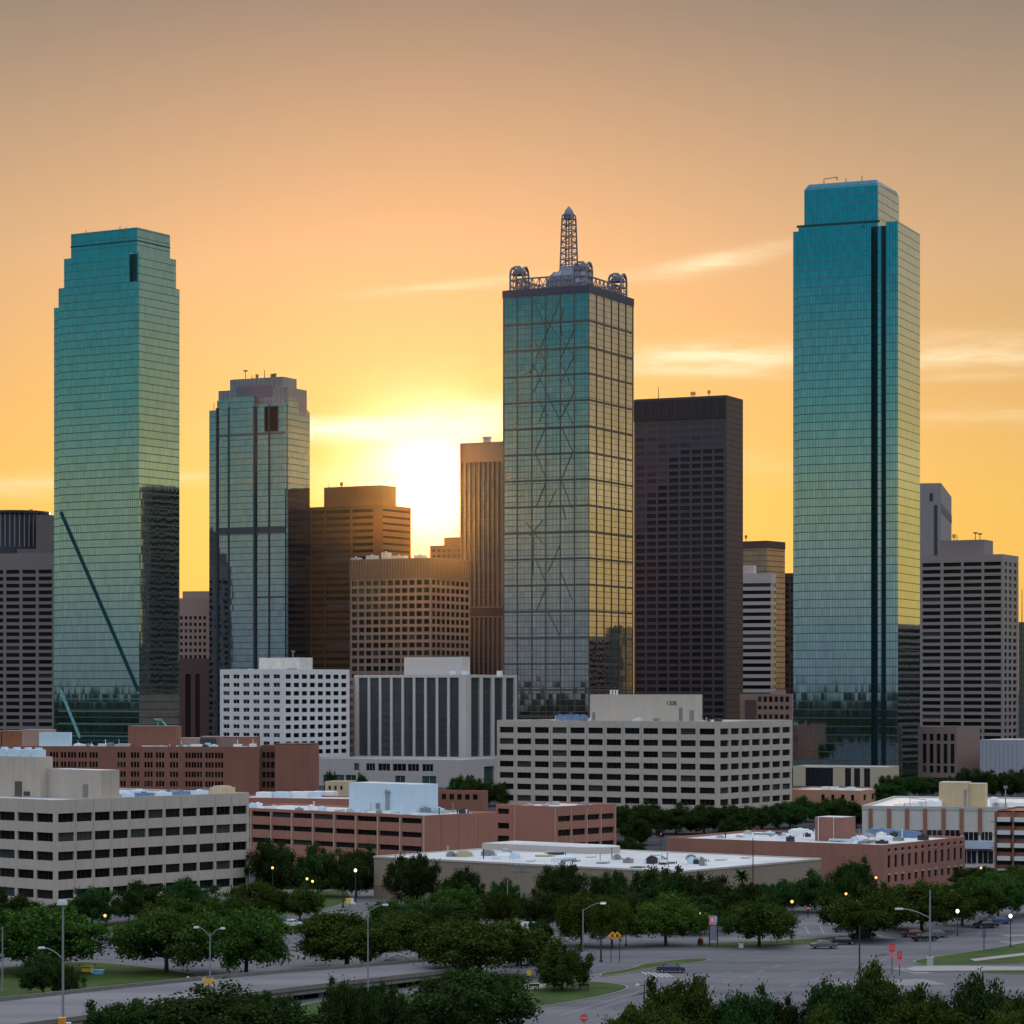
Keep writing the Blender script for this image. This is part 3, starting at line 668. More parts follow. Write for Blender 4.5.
def small_behind():
    b = Bld('office_block', 'small stepped brown block far behind the gridded beige tower, lit by the sun', 'office building', 463, 430, 468, 2100, 20, 545)
    b.block(brownc, roofg, bays(-b.Lw+1, -1, 6, .6), (), rows(b.H-3, 4.2, 8, 2), None, .3, panes=[pg, frm], frame=0)
    m = MB(); x0 = b.ux(444, 4); m.box(x0, -1, 4, b.Rw+6, b.H-1, b.z(537, 0, 4), 0, top=1); b.part(m, 'penthouse', [brownc, roofg])
small_behind()

# ================================================================== LEFT EDGE
def far_left():
    b = Bld('office_tower', 'mauve concrete tower with a round glazed drum on top at the left edge', 'skyscraper', 56, -45, 75, 1640, 12, 553)
    pb_ = b.pxm(17.3); cols = [(x-pb_*.90, x-pb_*.08) for x in [b.ux(53.3)-i*pb_ for i in range(6)]]
    rw = rows(b.z(569.5), b.pxm(6.95), 30, b.pxm(3.9))
    b.block(mauve, roofg, [c_ for c_ in cols if c_[0] > -b.Lw], bays(1, b.Rw-1, 3, .7), rw, None, .6, panes=[pg, frm], frame=0)
    cy = 26; cx = b.ux(17, cy); r = b.pxm(32.5)*1.01
    z0, z1 = b.H-.9, b.z(512, cx, cy)
    m = MB(); m.lathe([(r, 0), (r, 5.5), (r-1.2, 5.6), (r-1.2, z1-z0-1.6), (r+.2, z1-z0-1.5), (r+.2, z1-z0), (.1, z1-z0)], 48, 0, (cx, cy, z0)); b.part(m, 'drum', [mat('drum_glass', (.05, .05, .07), .3, .3, .1, stretch=(3, 3, .2))])
    m = MB()
    for i in range(40):
        t = 2*math.pi*i/40; x, y = cx+(r-1)*math.cos(t), cy+(r-1)*math.sin(t); m.box(x-.3, x+.3, y-.3, y+.3, z0+5.5, z1-1.5)
    b.part(m, 'drum_fin', [mat('pale_drum_fin', (.25, .235, .245), .6, .2)])
    m = MB(); m.box(b.ux(36, 8), b.ux(49.5, 8), 8, 30, z0, b.z(514.5, 0, 8), 0); b.part(m, 'stair_tower', [darkc])
    m = MB(); m.box(b.ux(46, 5), b.ux(55.5, 5), 5, 30, z0, b.z(540, 0, 5), 0); b.part(m, 'stair_tower', [darkc])
    m = MB(); m.box(b.ux(17, .4), b.ux(55, .4), .4, 6, z0, b.z(548.5), 0); b.part(m, 'plinth', [darkc])
    antennas(b, [(25.5, 510, 514, 9, 'panel'), (31, 509, 514, 9, 'panel'), (36, 510, 514, 9, 'panel')])
far_left()
def pink_tower():
    b = Bld('office_tower', 'pink granite tower with small punched windows between the two left glass towers', 'skyscraper', 214, 177, 224, 1760, 15, 598)
    zm = b.z(660)
    b.block(pinkc, roofg, bays(b.ux(179), b.ux(207), 6, .52), (), rows(b.z(616), b.pxm(6.5), 7, b.pxm(3.4)), None, .5, z0=zm, panes=[pg, frm], frame=0)
    m = MB(); m.box(b.ux(182.5, 3), 0, 3, b.Rw, b.H-.9, b.z(591, 0, 3), 0, top=1); b.part(m, 'penthouse', [pinkc, roofg])
    m = MB(); o = m.facade('F', -2, -b.Lw-3, 1, 0, zm+1, [(b.ux(186.5), b.ux(192)), (b.ux(196.5), b.ux(201))], [(2, b.z(674))], .8)
    m.box(-b.Lw-3, 1, -1.1, b.Rw, 0, zm+.99, 0); b.part(m, 'base_wall', [maroon]); b.windows(o, 'F', -2, .8, [pgb2, frm], hbar=30, bars=1)
pink_tower()

# ================================================================== RIGHT CLUSTER
def right_cluster():
    b = Bld('office_tower', 'brown glass tower with an amber side between the dark slab and the tallest tower', 'skyscraper', 767, 735, 785, 1960, 35, 541)
    m = MB(); m.box(-b.Lw, 0, 0, b.Rw, 0, b.H, 0, top=1); b.part(m, 'glass_shaft', [gl_am, roofg])
    m = MB(); m.box(-b.Lw, .3, -.3, -.003, b.z(548), b.H+.3); m.box(.003, .3, -.003, b.Rw, b.z(548), b.H+.3); b.part(m, 'parapet', [brownc])
    antennas(b, [(746, 535, 541, 6, 'panel')])
    b = Bld('office_block', 'slim block of white and dark horizontal stripes beside the dark slab', 'office building', 771.5, 738, 776, 1890, 18, 573)
    b.block(mat('white_stripe', (.48, .45, .45), .8, .08, .4), roofg, [(-b.Lw+.4, -.5)], [(.5, b.Rw-.5)], rows(b.z(583), b.pxm(7.3), 24, b.pxm(3.7)), None, .5, panes=[pg, frm], frame=0)
    m = MB(); m.box(b.ux(738, 3), b.ux(754, 3), 3, 10, b.H-.9, b.z(565, 0, 3)); b.part(m, 'penthouse', [mat('pale_penthouse', (.55, .50, .47), .8, .1)])
    b = Bld('office_block', 'low rose concrete block of square windows at the foot of the striped block', 'office building', 792, 740, 800, 1560, 8, 694)
    b.block(brickp, roofg, bays(b.ux(757), b.ux(790), 6, .62), (), [(b.z(702), b.z(696.5)), (b.z(709.5), b.z(706)), (b.z(719), b.z(714.5))], None, .5, panes=[pg, frm], frame=0)
    m = MB(); m.box(b.ux(745, -1), b.ux(756, -1), -1, -.003, 0, b.z(700)); b.part(m, 'stair_tower', [maroon])
    m = MB(); m.box(b.ux(772, 2), b.ux(785, 2), 2, 9, b.H-.9, b.z(690.5)); b.part(m, 'penthouse', [pinkc])
    b = Bld('office_tower', 'narrow dark tower mostly hidden behind the tallest glass tower', 'skyscraper', 800, 784, 812, 1990, 15, 573)
    b.block(mat('dark_brick_tower', (.085, .055, .055), .8, .1), roofg, bays(-b.Lw+.5, -.3, 3, .6), (), rows(b.H-3, 4.3, 26, 2.4), None, .4, panes=[pgb2, frm], frame=0)
    # concrete stair tower and office tower to the right
    b = Bld('concrete_tower', 'tall bare grey concrete tower rising behind the mauve office tower at right', 'skyscraper', 941, 905, 951.5, 1775, 12, 483)
    b.block(mat('grey_concrete', (.27, .25, .255), .85, .08, .3, streak=.14), roofg)
    m = MB(); m.box(b.ux(934), b.ux(937.5), -.15, -.003, 0, b.z(505)); m.box(b.ux(929.5), b.ux(933), -.15, -.003, b.z(501), b.z(493)); b.part(m, 'louvre', [mat('dark_louvre', (.05, .05, .055), .6, .2)])
    m = MB(); m.box(.003, .3, .4, b.Rw-.6, b.z(511), b.z(507.5)); m.box(.003, .25, .4, b.Rw-.6, b.z(507), b.z(503)); b.part(m, 'balcony', [darkc])
    b = Bld('office_tower', 'mauve office tower with rows of long dark windows at the right edge', 'skyscraper', 1002.5, 915, 1018.5, 1620, 27, 554)
    rw = rows(b.z(561.5), b.pxm(6.98), 28, b.pxm(3.9))
    pb_ = [(922.5, 940.5), (943.5, 961), (963.5, 981.5), (984, 1001)]
    b.block(mat('mauve_concrete_light', (.30, .255, .24), .85, .08, .5, streak=.1), roofg, [(b.ux(a), b.ux(c_)) for a, c_ in pb_], [(b.vy(1004.5), b.vy(1007)), (b.vy(1008.7), b.vy(1011.5)), (b.vy(1013.2), b.vy(1016.5))], rw, None, .6, panes=[pg, frm], frame=0)
    x0, x1, y0, y1, zb, zt = b.pbox('penthouse', [mauve, roofg], 940, 984, 539.5, 18, 7)
    antennas(b, [(954, 534, 540, 9, 'panel'), (957, 535, 540, 9, 'mast'), (975.5, 533, 540, 9, 'dish'), (980, 534, 540, 9, 'dish')])
    b = Bld('office_tower', 'sliver of a green glass tower cut by the right edge of the picture', 'skyscraper', 1040, 1018.6, 1060, 1760, 14, 622)
    m = MB(); m.box(-b.Lw, 0, 0, b.Rw, 0, b.H, 0, top=1); b.part(m, 'glass_shaft', [glass('green_sliver', (.12, .14, .12), 4, 2, .7, .4, (.05, .055, .05), .6, .3, .006, metal=.2, spec=.15), roofg])
    antennas(b, [(1022, 589, 622, 2, 'mast')])
right_cluster()

# ================================================================== WHITE HOTEL, GREY STRIPED BLOCK
def white_block():
    b = Bld('office_block', 'white office block with small paired windows in front of the slate tower', 'office building', 282, 220, 349.5, 1310, 40, 669)
    rw = rows(b.z(674.3), b.pxm(8.42), 13, b.pxm(4.4))
    b.block(whitew, roofw, bays(-b.Lw+1.0, -.2, 6, .62), bays(1.6, b.Rw-1.2, 8, .66), rw, None, .4, panes=[pg, frl], bars=1, frame=.16, cap=100)
    m = MB(); y = b.vy(300, -1.5)-.5; x0, x1 = b.ux(259, y), b.ux(299.5, y); m.box(x0, x1, y, y+9, b.H-.9, b.z(657.5, x1, y), 0, top=1); b.part(m, 'penthouse', [mat('stained_white', (.70, .66, .60), .85, .22, .4, streak=.3), roofg])
    for px, h in ((262, 3), (293, 3.5)):
        m = MB(); y = b.vy(300, -1.5)+1; x = b.ux(px, y); m.tube((x, y, b.H), (x, y, b.z(657.5)+h), .3); m.box(x-.8, x+.8, y-.5, y+.5, b.z(657.5)+h-.8, b.z(657.5)+h); b.part(m, 'antenna', [metalg])
    clutter(b, 44, 8, -b.Lw+2, -3, 3, b.Rw*.4, b.H-.45)
white_block()
def grey_block():
    b = Bld('office_block', 'grey stone block with tall dark glass strips between pale vertical piers', 'office building', 466, 354, 517, 1330, 28, 674.5)
    z1, z0 = b.z(677.5), b.z(757)
    colsF = bays(b.ux(357.5), -b.pxm(7), 9, .80)
    colsR = bays(b.pxm(7)/math.sin(b.th)*.5, b.Rw-1.2, 4, .74)
    b.block(greyst, roofg, colsF, colsR, [(z0, z1)], None, .9, panes=[gl_dk, frm], hbar=20, bars=1, frame=.18)
    m = MB(); y = 8; x0, x1 = b.ux(404, y), b.ux(462, y); m.box(x0, x1, y, y+8, b.H-.9, b.z(657, x1, y), 0, top=1); b.part(m, 'penthouse', [mat('grey_penthouse', (.56, .53, .51), .85, .08, .5), roofg])
    # fire stair strip at the left corner with small openings
    m = MB(); xx = b.ux(354); oo = m.facade('F', -.4, xx-3.2, xx+.6, 0, b.H-1.5, [(xx-2.4, xx-.2)], rows(b.H-3, 4.1, 18, 2.3), .5); m.box(xx-3.2, xx+.6, .2, 8, 0, b.H-1.51); b.part(m, 'stair_tower', [mauve]); b.windows(oo, 'F', -.4, .5, [mat('stair_rust', (.15, .09, .08), .8, .3), frm], bars=0, frame=.15)
    for px, w_ in ((452, 2), (465, 3), (499, 2)):
        m = MB(); x = b.ux(px, 3); m.box(x-w_/2, x+w_/2, 2.5, 5, b.H-.9, b.H+1.8); b.part(m, 'rooftop_unit', [whitem])
    b = Bld('podium_building', 'low grey podium with a ribbon of windows at the foot of the grey striped block', 'office building', 462, 313, 500, 1265, 24, 760)
    zt = b.z(764.5)
    cols = [(b.ux(a), b.ux(c_)) for a, c_ in ((354, 359), (366, 375), (378, 390), (392.5, 406), (407.5, 419), (422, 433))]
    low = [(b.ux(a), b.ux(c_)) for a, c_ in ((323, 332), (333.5, 344), (345.5, 356), (395, 405), (422, 436))]
    m = MB(); o1 = m.facade('F', 0, -b.Lw, 0, b.z(774), b.H, cols, [(b.z(772), zt)], .6); o2 = m.facade('F', 0, -b.Lw, 0, 0, b.z(774), low, [(b.z(785), b.z(776.5))], .6)
    o3 = m.facade('R', 0, 0, b.Rw, 0, b.H, [(b.vy(484), b.vy(494))], [(2, b.z(768))], .8)
    m.quad((0,b.Rw,0),(-b.Lw,b.Rw,0),(-b.Lw,b.Rw,b.H),(0,b.Rw,b.H)); m.quad((-b.Lw,b.Rw,0),(-b.Lw,0,0),(-b.Lw,0,b.H),(-b.Lw,b.Rw,b.H))
    b.part(m, 'wall', [mat('podium_stone', (.40, .37, .36), .85, .08, .5, streak=.1)])
    b.windows(o1, 'F', 0, .6, [pg, frl], bars=2); b.windows(o2, 'F', 0, .6, [pgg, frl], bars=1); b.windows(o3, 'R', 0, .8, [pgg, frm], bars=1, hbar=2)
    r = MB(); r.roof(-b.Lw, 0, 0, b.Rw, b.H); b.part(r, 'roof', [greyst, roofg])
grey_block()

# ================================================================== TAN SEVEN STOREY BLOCK
def tan_block():
    b = Bld('office_block', 'long seven storey tan office block with a blank penthouse in front of the dark slab', 'office building', 718, 497, 792, 1014, 32, 721.5)
    rw = rows(b.z(728.6), b.pxm(11.85), 8, b.pxm(6.1))
    b.block(tan_, roofw, bays(-b.Lw+.4, -.6, 12, .80), bays(.9, b.Rw-.6, 7, .78), rw, None, .55, panes=[pg, frm], bars=2, frame=.1, cap=100)
    for oo, ax in ((bays(-b.Lw+.4, -.6, 12, 1.0), 'F'), (bays(.9, b.Rw-.6, 7, 1.0), 'R')):
        for a, c_ in oo[1:]:
            m = MB()
            if ax == 'F': m.box(a-.07, a+.07, -.05, -.003, 0, b.H-.5)
            else: m.box(.003, .05, a-.07, a+.07, 0, b.H-.5)
            b.part(m, 'panel_joint', [mat('joint_dark', (.30, .26, .22), .9, .1)])
    y = 12; x0, x1 = b.ux(590, y), b.ux(697, y); zt = b.z(694.5, x1, y)
    m = MB(); m.box(x0, x1, y, y+4.2, b.H-.9, zt, 0, top=1); ph = b.part(m, 'penthouse', [tan2, roofg])
    for pa, pc, yt, yb_ in ((679, 682.5, 708, 721), (689.5, 694, 710.5, 721), (592.5, 595, 713, 721)):
        m = MB(); m.box(b.ux(pa, y), b.ux(pc, y), y-.12, y-.003, b.z(yb_, 0, y), b.z(yt, 0, y)); m.build('door', [mat('grey_door', (.20, .20, .21), .6, .1)], ph)
    fc = bpy.data.curves.new('wall_lettering', 'FONT'); fc.body = '1208'; fc.size = 2.2; fc.extrude = .05; fc.align_x = 'CENTER'
    fo = bpy.data.objects.new('wall_lettering', fc); COL.objects.link(fo); fo.parent = ph; fo.location = (b.ux(671.5, y), y-.06, b.z(705.3, 0, y)); fo.rotation_euler = (R(90), 0, 0); fc.materials.append(metald); solid(fo)
    for i, px in enumerate((560, 566, 571, 577, 583)):
        m = MB(); x = b.ux(px, 6); m.box(x-1.3, x+1.3, 5, 7.5, b.H-.9, b.H+1.9); m.tube((x, 6.2, b.H+1.9), (x, 6.2, b.H+2.3), .9, n=10); b.part(m, 'rooftop_unit', [bluem])
    for px in (611, 614, 617):
        m = MB(); x = b.ux(px, y+3); m.tube((x, y+3, zt-.1), (x, y+3, zt+1.4), .42, n=8); m.tube((x, y+3, zt+1.4), (x, y+3, zt+1.7), .55, n=8); b.part(m, 'vent_pipe', [whitem])
    clutter(b, 42, 14, -b.Lw+6, -6, 3, 9, b.H-.45); clutter(b, 43, 6, x1+2, -3, 4, 20, b.H-.45)
tan_block()

# ================================================================== CREAM BLOCK front left
def cream_block():
    b = Bld('office_block', 'cream five storey office block with dark window bays at the lower left', 'office building', 55, -75, 249, 557, 41, 800)
    zr = b.z(813.8); rw = rows(zr, b.pxm(19.2), 5, b.pxm(9.0))
    nR = 11
    b.block(cream, roofw, bays(-b.Lw, -.25, 7, .86), bays(.5, b.Rw-.3, nR, .86), rw, None, .5, panes=[pg, frm], bars=2, frame=.07)
    for i in range(1, nR):
        y = .5+i*(b.Rw-.8)/nR; m = MB(); m.box(.003, .05, y-.05, y+.05, 0, b.H-.4); b.part(m, 'panel_joint', [mat('joint_cream', (.38, .32, .285), .9, .1)])
    # penthouses
    Y = b.vy(101, -2.5)-2; xa = -b.Lw+3; x1 = b.ux(40, Y); z1 = b.z(757, x1, Y)
    m = MB(); m.box(xa, x1, Y, Y+3.4, b.H-.9, z1, 0, top=1); p1 = b.part(m, 'penthouse', [cream2, roofw])
    m = MB(); m.box(b.ux(15, Y), b.ux(22, Y), Y-.1, Y-.003, b.z(799, x1, Y)+.4, b.z(782, x1, Y)); m.build('door', [mat('bronze_recess', (.085, .075, .065), .8, .2)], p1)
    m = MB(); m.box(b.ux(24, Y), b.ux(30, Y), Y-.14, Y-.003, b.z(799, x1, Y)+.6, b.z(792, x1, Y)); m.build('louvre', [mat('dark_louvre', (.05, .05, .055), .6, .2)], p1)
    Y2 = Y; x2 = b.ux(101, Y2+2); 
    m = MB(); m.box(x1+.003, x2, Y2+2, Y2+7, b.H-.9, b.z(770.5, x2, Y2), 0, top=1); p2 = b.part(m, 'penthouse', [cream2, roofw])
    m = MB(); m.box(b.ux(83, Y2+2), b.ux(88, Y2+2), Y2+1.88, Y2+1.997, b.z(799, x2, Y2)+.3, b.z(785, x2, Y2)); m.build('door', [mat('grey_door', (.20, .20, .21), .6, .1)], p2)
    for pa, pc in ((-4, 6), (8, 18), (20, 29), (31, 39)):
        m = MB(); y = Y+.7; m.box(b.ux(pa, y), min(b.ux(pc, y)-.2, x1-.1), y, y+2, z1-.01, z1+1.5, 0); xm = (b.ux(pa, y)+b.ux(pc, y))/2; m.tube((xm, y+1, z1+1.5), (xm, y+1, z1+1.9), .8, n=12); b.part(m, 'rooftop_unit', [skyw])
    for i in range(6):
        m = MB(); y = Y+4+i*(b.Rw-Y-10)/6; x = -4.5; m.box(x-2.2, x, y, y+3.6, b.H-.9, b.H+.55, 0); m.tube((x-1.1, y+1.8, b.H+.55), (x-1.1, y+1.8, b.H+.8), .6, n=10); b.part(m, 'rooftop_unit', [skyw if i % 2 else bluem])
    m = MB(); m.box(-6, -2, b.Rw-6, b.Rw-2.2, b.H-.9, b.H+1.2); m.box(-5.4, -2.6, b.Rw-5.6, b.Rw-2.8, b.H+1.21, b.H+1.5); b.part(m, 'rooftop_unit', [mat('tan_unit', (.55, .44, .30), .8, .2)])
    clutter(b, 41, 9, -18, -7, b.Rw*.55, b.Rw-3, b.H-.45)
cream_block()

# ================================================================== LONG BROWN BRICK BLOCK left
def brick_long():
    b = Bld('brick_building', 'long four storey brown brick building with grouped windows behind the cream block', 'office building', 310, -70, 319, 1120, 9, 744.5)
    zt = b.z(753); p = b.pxm(9.6); rw = rows(zt, p, 4, b.pxm(5.6))
    cols = []
    for px in (50, 58, 68, 78.5, 89.5, 117.5, 131, 144.5, 156, 170, 185.5, 194, 205.5, 215):
        for j in range(3): a = px+j*3.0; cols.append((b.ux(a-.1), b.ux(a+2.1)))
    cols = [c_ for i, c_ in enumerate(sorted(cols)) if i == 0 or c_[0] > sorted(cols)[i-1][1]+.1]
    m = MB(); xe = b.ux(259); 
    o = m.facade('F', 0, -b.Lw, xe, 0, b.H-1.0, cols, rw, .4)
    m.quad((xe,b.Rw,0),(-b.Lw,b.Rw,0),(-b.Lw,b.Rw,b.H-1),(xe,b.Rw,b.H-1)); m.quad((-b.Lw,b.Rw,0),(-b.Lw,0,0),(-b.Lw,0,b.H-1),(-b.Lw,b.Rw,b.H-1)); m.quad((xe,0,0),(xe,b.Rw,0),(xe,b.Rw,b.H-1),(xe,0,b.H-1))
    b.part(m, 'wall', [brick]); b.windows(o, 'F', 0, .4, [pg, frm], bars=0, frame=.08)
    r = MB(); r.roof(-b.Lw, xe, 0, b.Rw, b.H-1.0); b.part(r, 'roof', [brickp, roofw])
    # recessed stair bay and blank end wing
    m = MB(); xs = b.ux(275); oo = m.facade('F', 3, xe+.003, xs, 0, b.H-.4, [(xe+.6, xe+2.0), (xe+2.4, xe+3.8), (xe+4.2, xs-.4)], rows(b.z(752.5), b.pxm(9.8), 4, b.pxm(6)), .5); m.box(xe+.003, xs, 3.6, b.Rw-.01, 0, b.H-.41); b.part(m, 'stair_bay', [mat('dark_brick', (.16, .075, .055), .9, .1)]); b.windows(oo, 'F', 3, .5, [pg, frm], bars=0)
    m = MB(); m.box(xs+.003, 0, -.4, b.Rw, 0, b.H); b.part(m, 'end_wing', [brick])
    r = MB(); r.roof(xs+.003, 0, -.4, b.Rw, b.H+.35, .3); b.part(r, 'roof', [brickp, roofw])
    for pa, pc, t, d, mt in ((128, 175.5, 726, 9, [brick, roofg]), (177, 236, 738, 8, [brickp, roofw]), (200, 256, 736.5, 7, [brick, roofw]), (22, 50, 729.5, 8, [brickp, roofg]), (2, 22, 730.5, 8.4, [rust, roofg]), (-40, 1, 731, 8, [brick, roofg])):
        m = MB(); y = 7 if pc < 230 else 11; x0, x1 = b.ux(pa, y), b.ux(pc, y); m.box(x0, x1, y, y+d, b.H-1.9, b.z(t, x1, y), 0, top=1); b.part(m, 'penthouse', mt)
    m = MB(); y = 4; m.box(b.ux(39, y), b.ux(70, y), y, y+2.5, b.H-1.9, b.z(733, 0, y), 0); b.part(m, 'rooftop_unit', [skyw])
    m = MB(); y = 10; m.box(b.ux(200, y), b.ux(216, y), y-.2, y-.003, b.H-1, b.z(738.5, 0, y)); b.part(m, 'louvre', [mat('dark_louvre', (.05, .05, .055), .6, .2)])
    rr = random.Random(5)
    for i in range(16):
        px = rr.choice([rr.uniform(70, 127), rr.uniform(180, 258)]); m = MB(); y = rr.uniform(3, 6); x = b.ux(px, y); w_ = rr.uniform(.8, 2.6); h = rr.uniform(.4, 1.7); m.box(x-w_, x+w_, y-1, y+1, b.H-1.9, b.H-1+h); 
        if i % 3 == 0: m.tube((x, y, b.H-1+h), (x, y, b.H+h+1), .15)
        b.part(m, 'rooftop_unit', [rr.choice([whitem, greyunit, skyw, metalg])])
    # teal dish and hoist on the brick penthouse
    y = 9; x = b.ux(158, y); z0 = b.z(726, x, y)
    m = MB(); m.tube((x, y, z0-1), (x, y, z0+2.2), .25); m.lathe([(.1, 0), (1.0, .2), (1.8, .9), (1.7, 1.0), (.9, .4), (.1, .25)], 12, 0, (x, y, z0+2.0)); m.beam((x+1, y, z0+2.8), (x+3.4, y, z0+.4), .3); m.beam((x+3.4, y, z0-.8), (x+3.4, y, z0+.6), .3); m.box(x+2.4, x+4.2, y-.6, y+.6, z0-1, z0+.3); b.part(m, 'satellite_dish', [mat('teal_paint', (.20, .48, .52), .5, .1)])
    clutter(b, 49, 22, b.ux(70), b.ux(255), 2, 6, b.H-1.5, 1.4)
brick_long()

# ================================================================== RED BRICK LOW BLOCK, TAUPE HALL, ROSE BRICK BLOCK
def red_block():
    b = Bld('brick_building', 'low red brick building with ribbon windows and a large pale blue rooftop box', 'office building', 424, 215, 497.5, 651, 43, 815.5)
    zt = b.z(818.6); rw = rows(zt, b.pxm(14.0), 3, b.pxm(5.4))
    nb = 10; x0 = b.ux(251)-(b.ux(424)-b.ux(251))/8*2; cols = bays(x0, -.35, nb, .88)
    cols = [c_ for c_ in cols if c_[0] > -b.Lw]
    b.block(brick2, roofw, cols, (), rw, None, .55, panes=[pg, frm], bars=3, frame=.07)
    for a, c_ in bays(x0, -.35, nb, 1.0)[1:]:
        if a > -b.Lw: m = MB(); m.box(a-.17, a+.17, -.16, -.003, 0, b.H-.9); b.part(m, 'pilaster', [mat('pilaster_tan', (.48, .36, .30), .85, .1)])
    m = MB(); m.box(-.17, .17, -.17, -.003, 0, b.H-.2); b.part(m, 'pilaster', [mat('pilaster_tan', (.48, .36, .30), .85, .1)])
    for px in (441, 459, 478):
        y = b.vy(px); m = MB(); m.box(.003, .04, y-.05, y+.05, 0, b.H-.6); b.part(m, 'panel_joint', [mat('joint_brick', (.27, .12, .085), .9, .1)])
    Y = 12; x1 = b.ux(415, Y); x0 = b.ux(349, Y); ye = b.vy(438, x1); zt = b.z(784.5, x1, Y)
    m = MB(); m.box(x0, x1, Y, ye, b.H-.9, zt, 0, top=1); ph = b.part(m, 'penthouse', [skyw, roofw])
    m = MB()
    for xx in (b.ux(388, Y)-.5, b.ux(388, Y)+.5): m.beam((xx, Y-.25, b.H-.8), (xx, Y-.25, b.H+5.2), .1)
    for i in range(11): m.beam((b.ux(388, Y)-.5, Y-.25, b.H-.3+i*.5), (b.ux(388, Y)+.5, Y-.25, b.H-.3+i*.5), .06)
    m.beam((b.ux(388, Y)-1.2, Y-.3, b.H+4.6), (b.ux(388, Y)+1.2, Y-.3, b.H+4.6), .12); m.build('ladder', [metalg], ph)
    m = MB(); x = b.ux(378, Y); m.box(x-.7, x+.7, Y-.12, Y-.003, b.H-.8, b.H+1.8); m.build('door', [metalg], ph)
    rr = random.Random(8)
    for i in range(10):
        m = MB(); px = rr.uniform(330, 415); y = rr.uniform(4, 10); x = b.ux(px, y); w_ = rr.uniform(.3, 1.1); m.box(x-w_, x+w_, y-.5, y+.5, b.H-.9, b.H+rr.uniform(-.3, .5)); b.part(m, 'rooftop_unit', [rr.choice([greyunit, metalg, whitem])])
    clutter(b, 46, 18, -b.Lw+4, -4, 3, 11, b.H-.45, 1.0); clutter(b, 47, 14, -24, -3, 14, b.Rw-4, b.H-.45, 1.2)
    # eastern wing
    b = Bld('brick_building', 'red brick wing with a stair slot right of the pale blue rooftop box', 'office building', 556, 496, 616, 705, 40, 806.5)
    x1 = b.ux(510)
    rw = [(b.z(822), b.z(816.3)), (b.z(836.5), b.z(830)), (b.z(851), b.z(844))]
    b.block(brick2, roofw, [(b.ux(497.5), b.ux(509))], bays(.4, b.Rw-.5, 4, .86), [(b.z(816), b.z(810.5)), (b.z(831), b.z(825)), (b.z(845), b.z(838))], rw, .6, panes=[pg, frm], bars=2, frame=.08)
    for px, sd_ in ((515, 'F'), (556, 'F'), (571, 'R'), (587, 'R'), (601, 'R'), (615.5, 'R')):
        m = MB()
        if sd_ == 'F': x = min(b.ux(px), -.2); m.box(x-.12, x+.12, -.1, -.003, 0, b.H-.3)
        else: y = min(b.vy(px), b.Rw-.1); m.box(.003, .1, y-.12, y+.12, 0, b.H-.9)
        b.part(m, 'pilaster', [mat('pilaster_tan', (.48, .36, .30), .85, .1)])
    rr = random.Random(18)
    for i in range(6):
        m = MB(); x = rr.uniform(-b.Lw+3, -3); y = rr.uniform(4, b.Rw-4); m.box(x-.8, x+.8, y-.6, y+.6, b.H-.9, b.H+rr.uniform(-.2, .7)); b.part(m, 'rooftop_unit', [rr.choice([greyunit, metalg])])
    # blocks just behind
    b = Bld('brick_building', 'low brown brick annex with a pale roof behind the pale blue rooftop box', 'office building', 482, 425, 488, 880, 20, 791)
    b.block(brick, roofw, bays(b.ux(440), -1, 5, .6), (), [(b.z(800), b.z(794.5))], None, .4, panes=[pg, frm], bars=1)
    b = Bld('shed', 'small tan plastered shed with a patched wall beside the pale blue rooftop box', 'shed', 346, 325, 356, 900, 15, 781.5)
    b.block(mat('tan_plaster', (.58, .44, .30), .9, .25, .6, streak=.2), roofw, bays(-b.Lw+.6, -.6, 3, .4), (), [(b.z(790), b.z(786))], None, .3, panes=[pg, frm])
    b = Bld('warehouse', 'low brick warehouse with a flat white roof behind the red brick building', 'warehouse', 352, 225, 380, 800, 20, 799)
    b.block(brick2, roofw, bays(-b.Lw+2, -2, 9, .5), (), [(b.z(812), b.z(806))], None, .3, panes=[pg, frm])
    for i, px in enumerate((262, 280, 296, 310, 322)):
        m = MB(); y = 10+3*i; x = b.ux(px, y); m.box(x-2-i*.4, x+2+i*.4, y, y+4, b.H-.9, b.H+1.2); b.part(m, 'rooftop_unit', [skyw if i % 2 else whitem])
red_block()

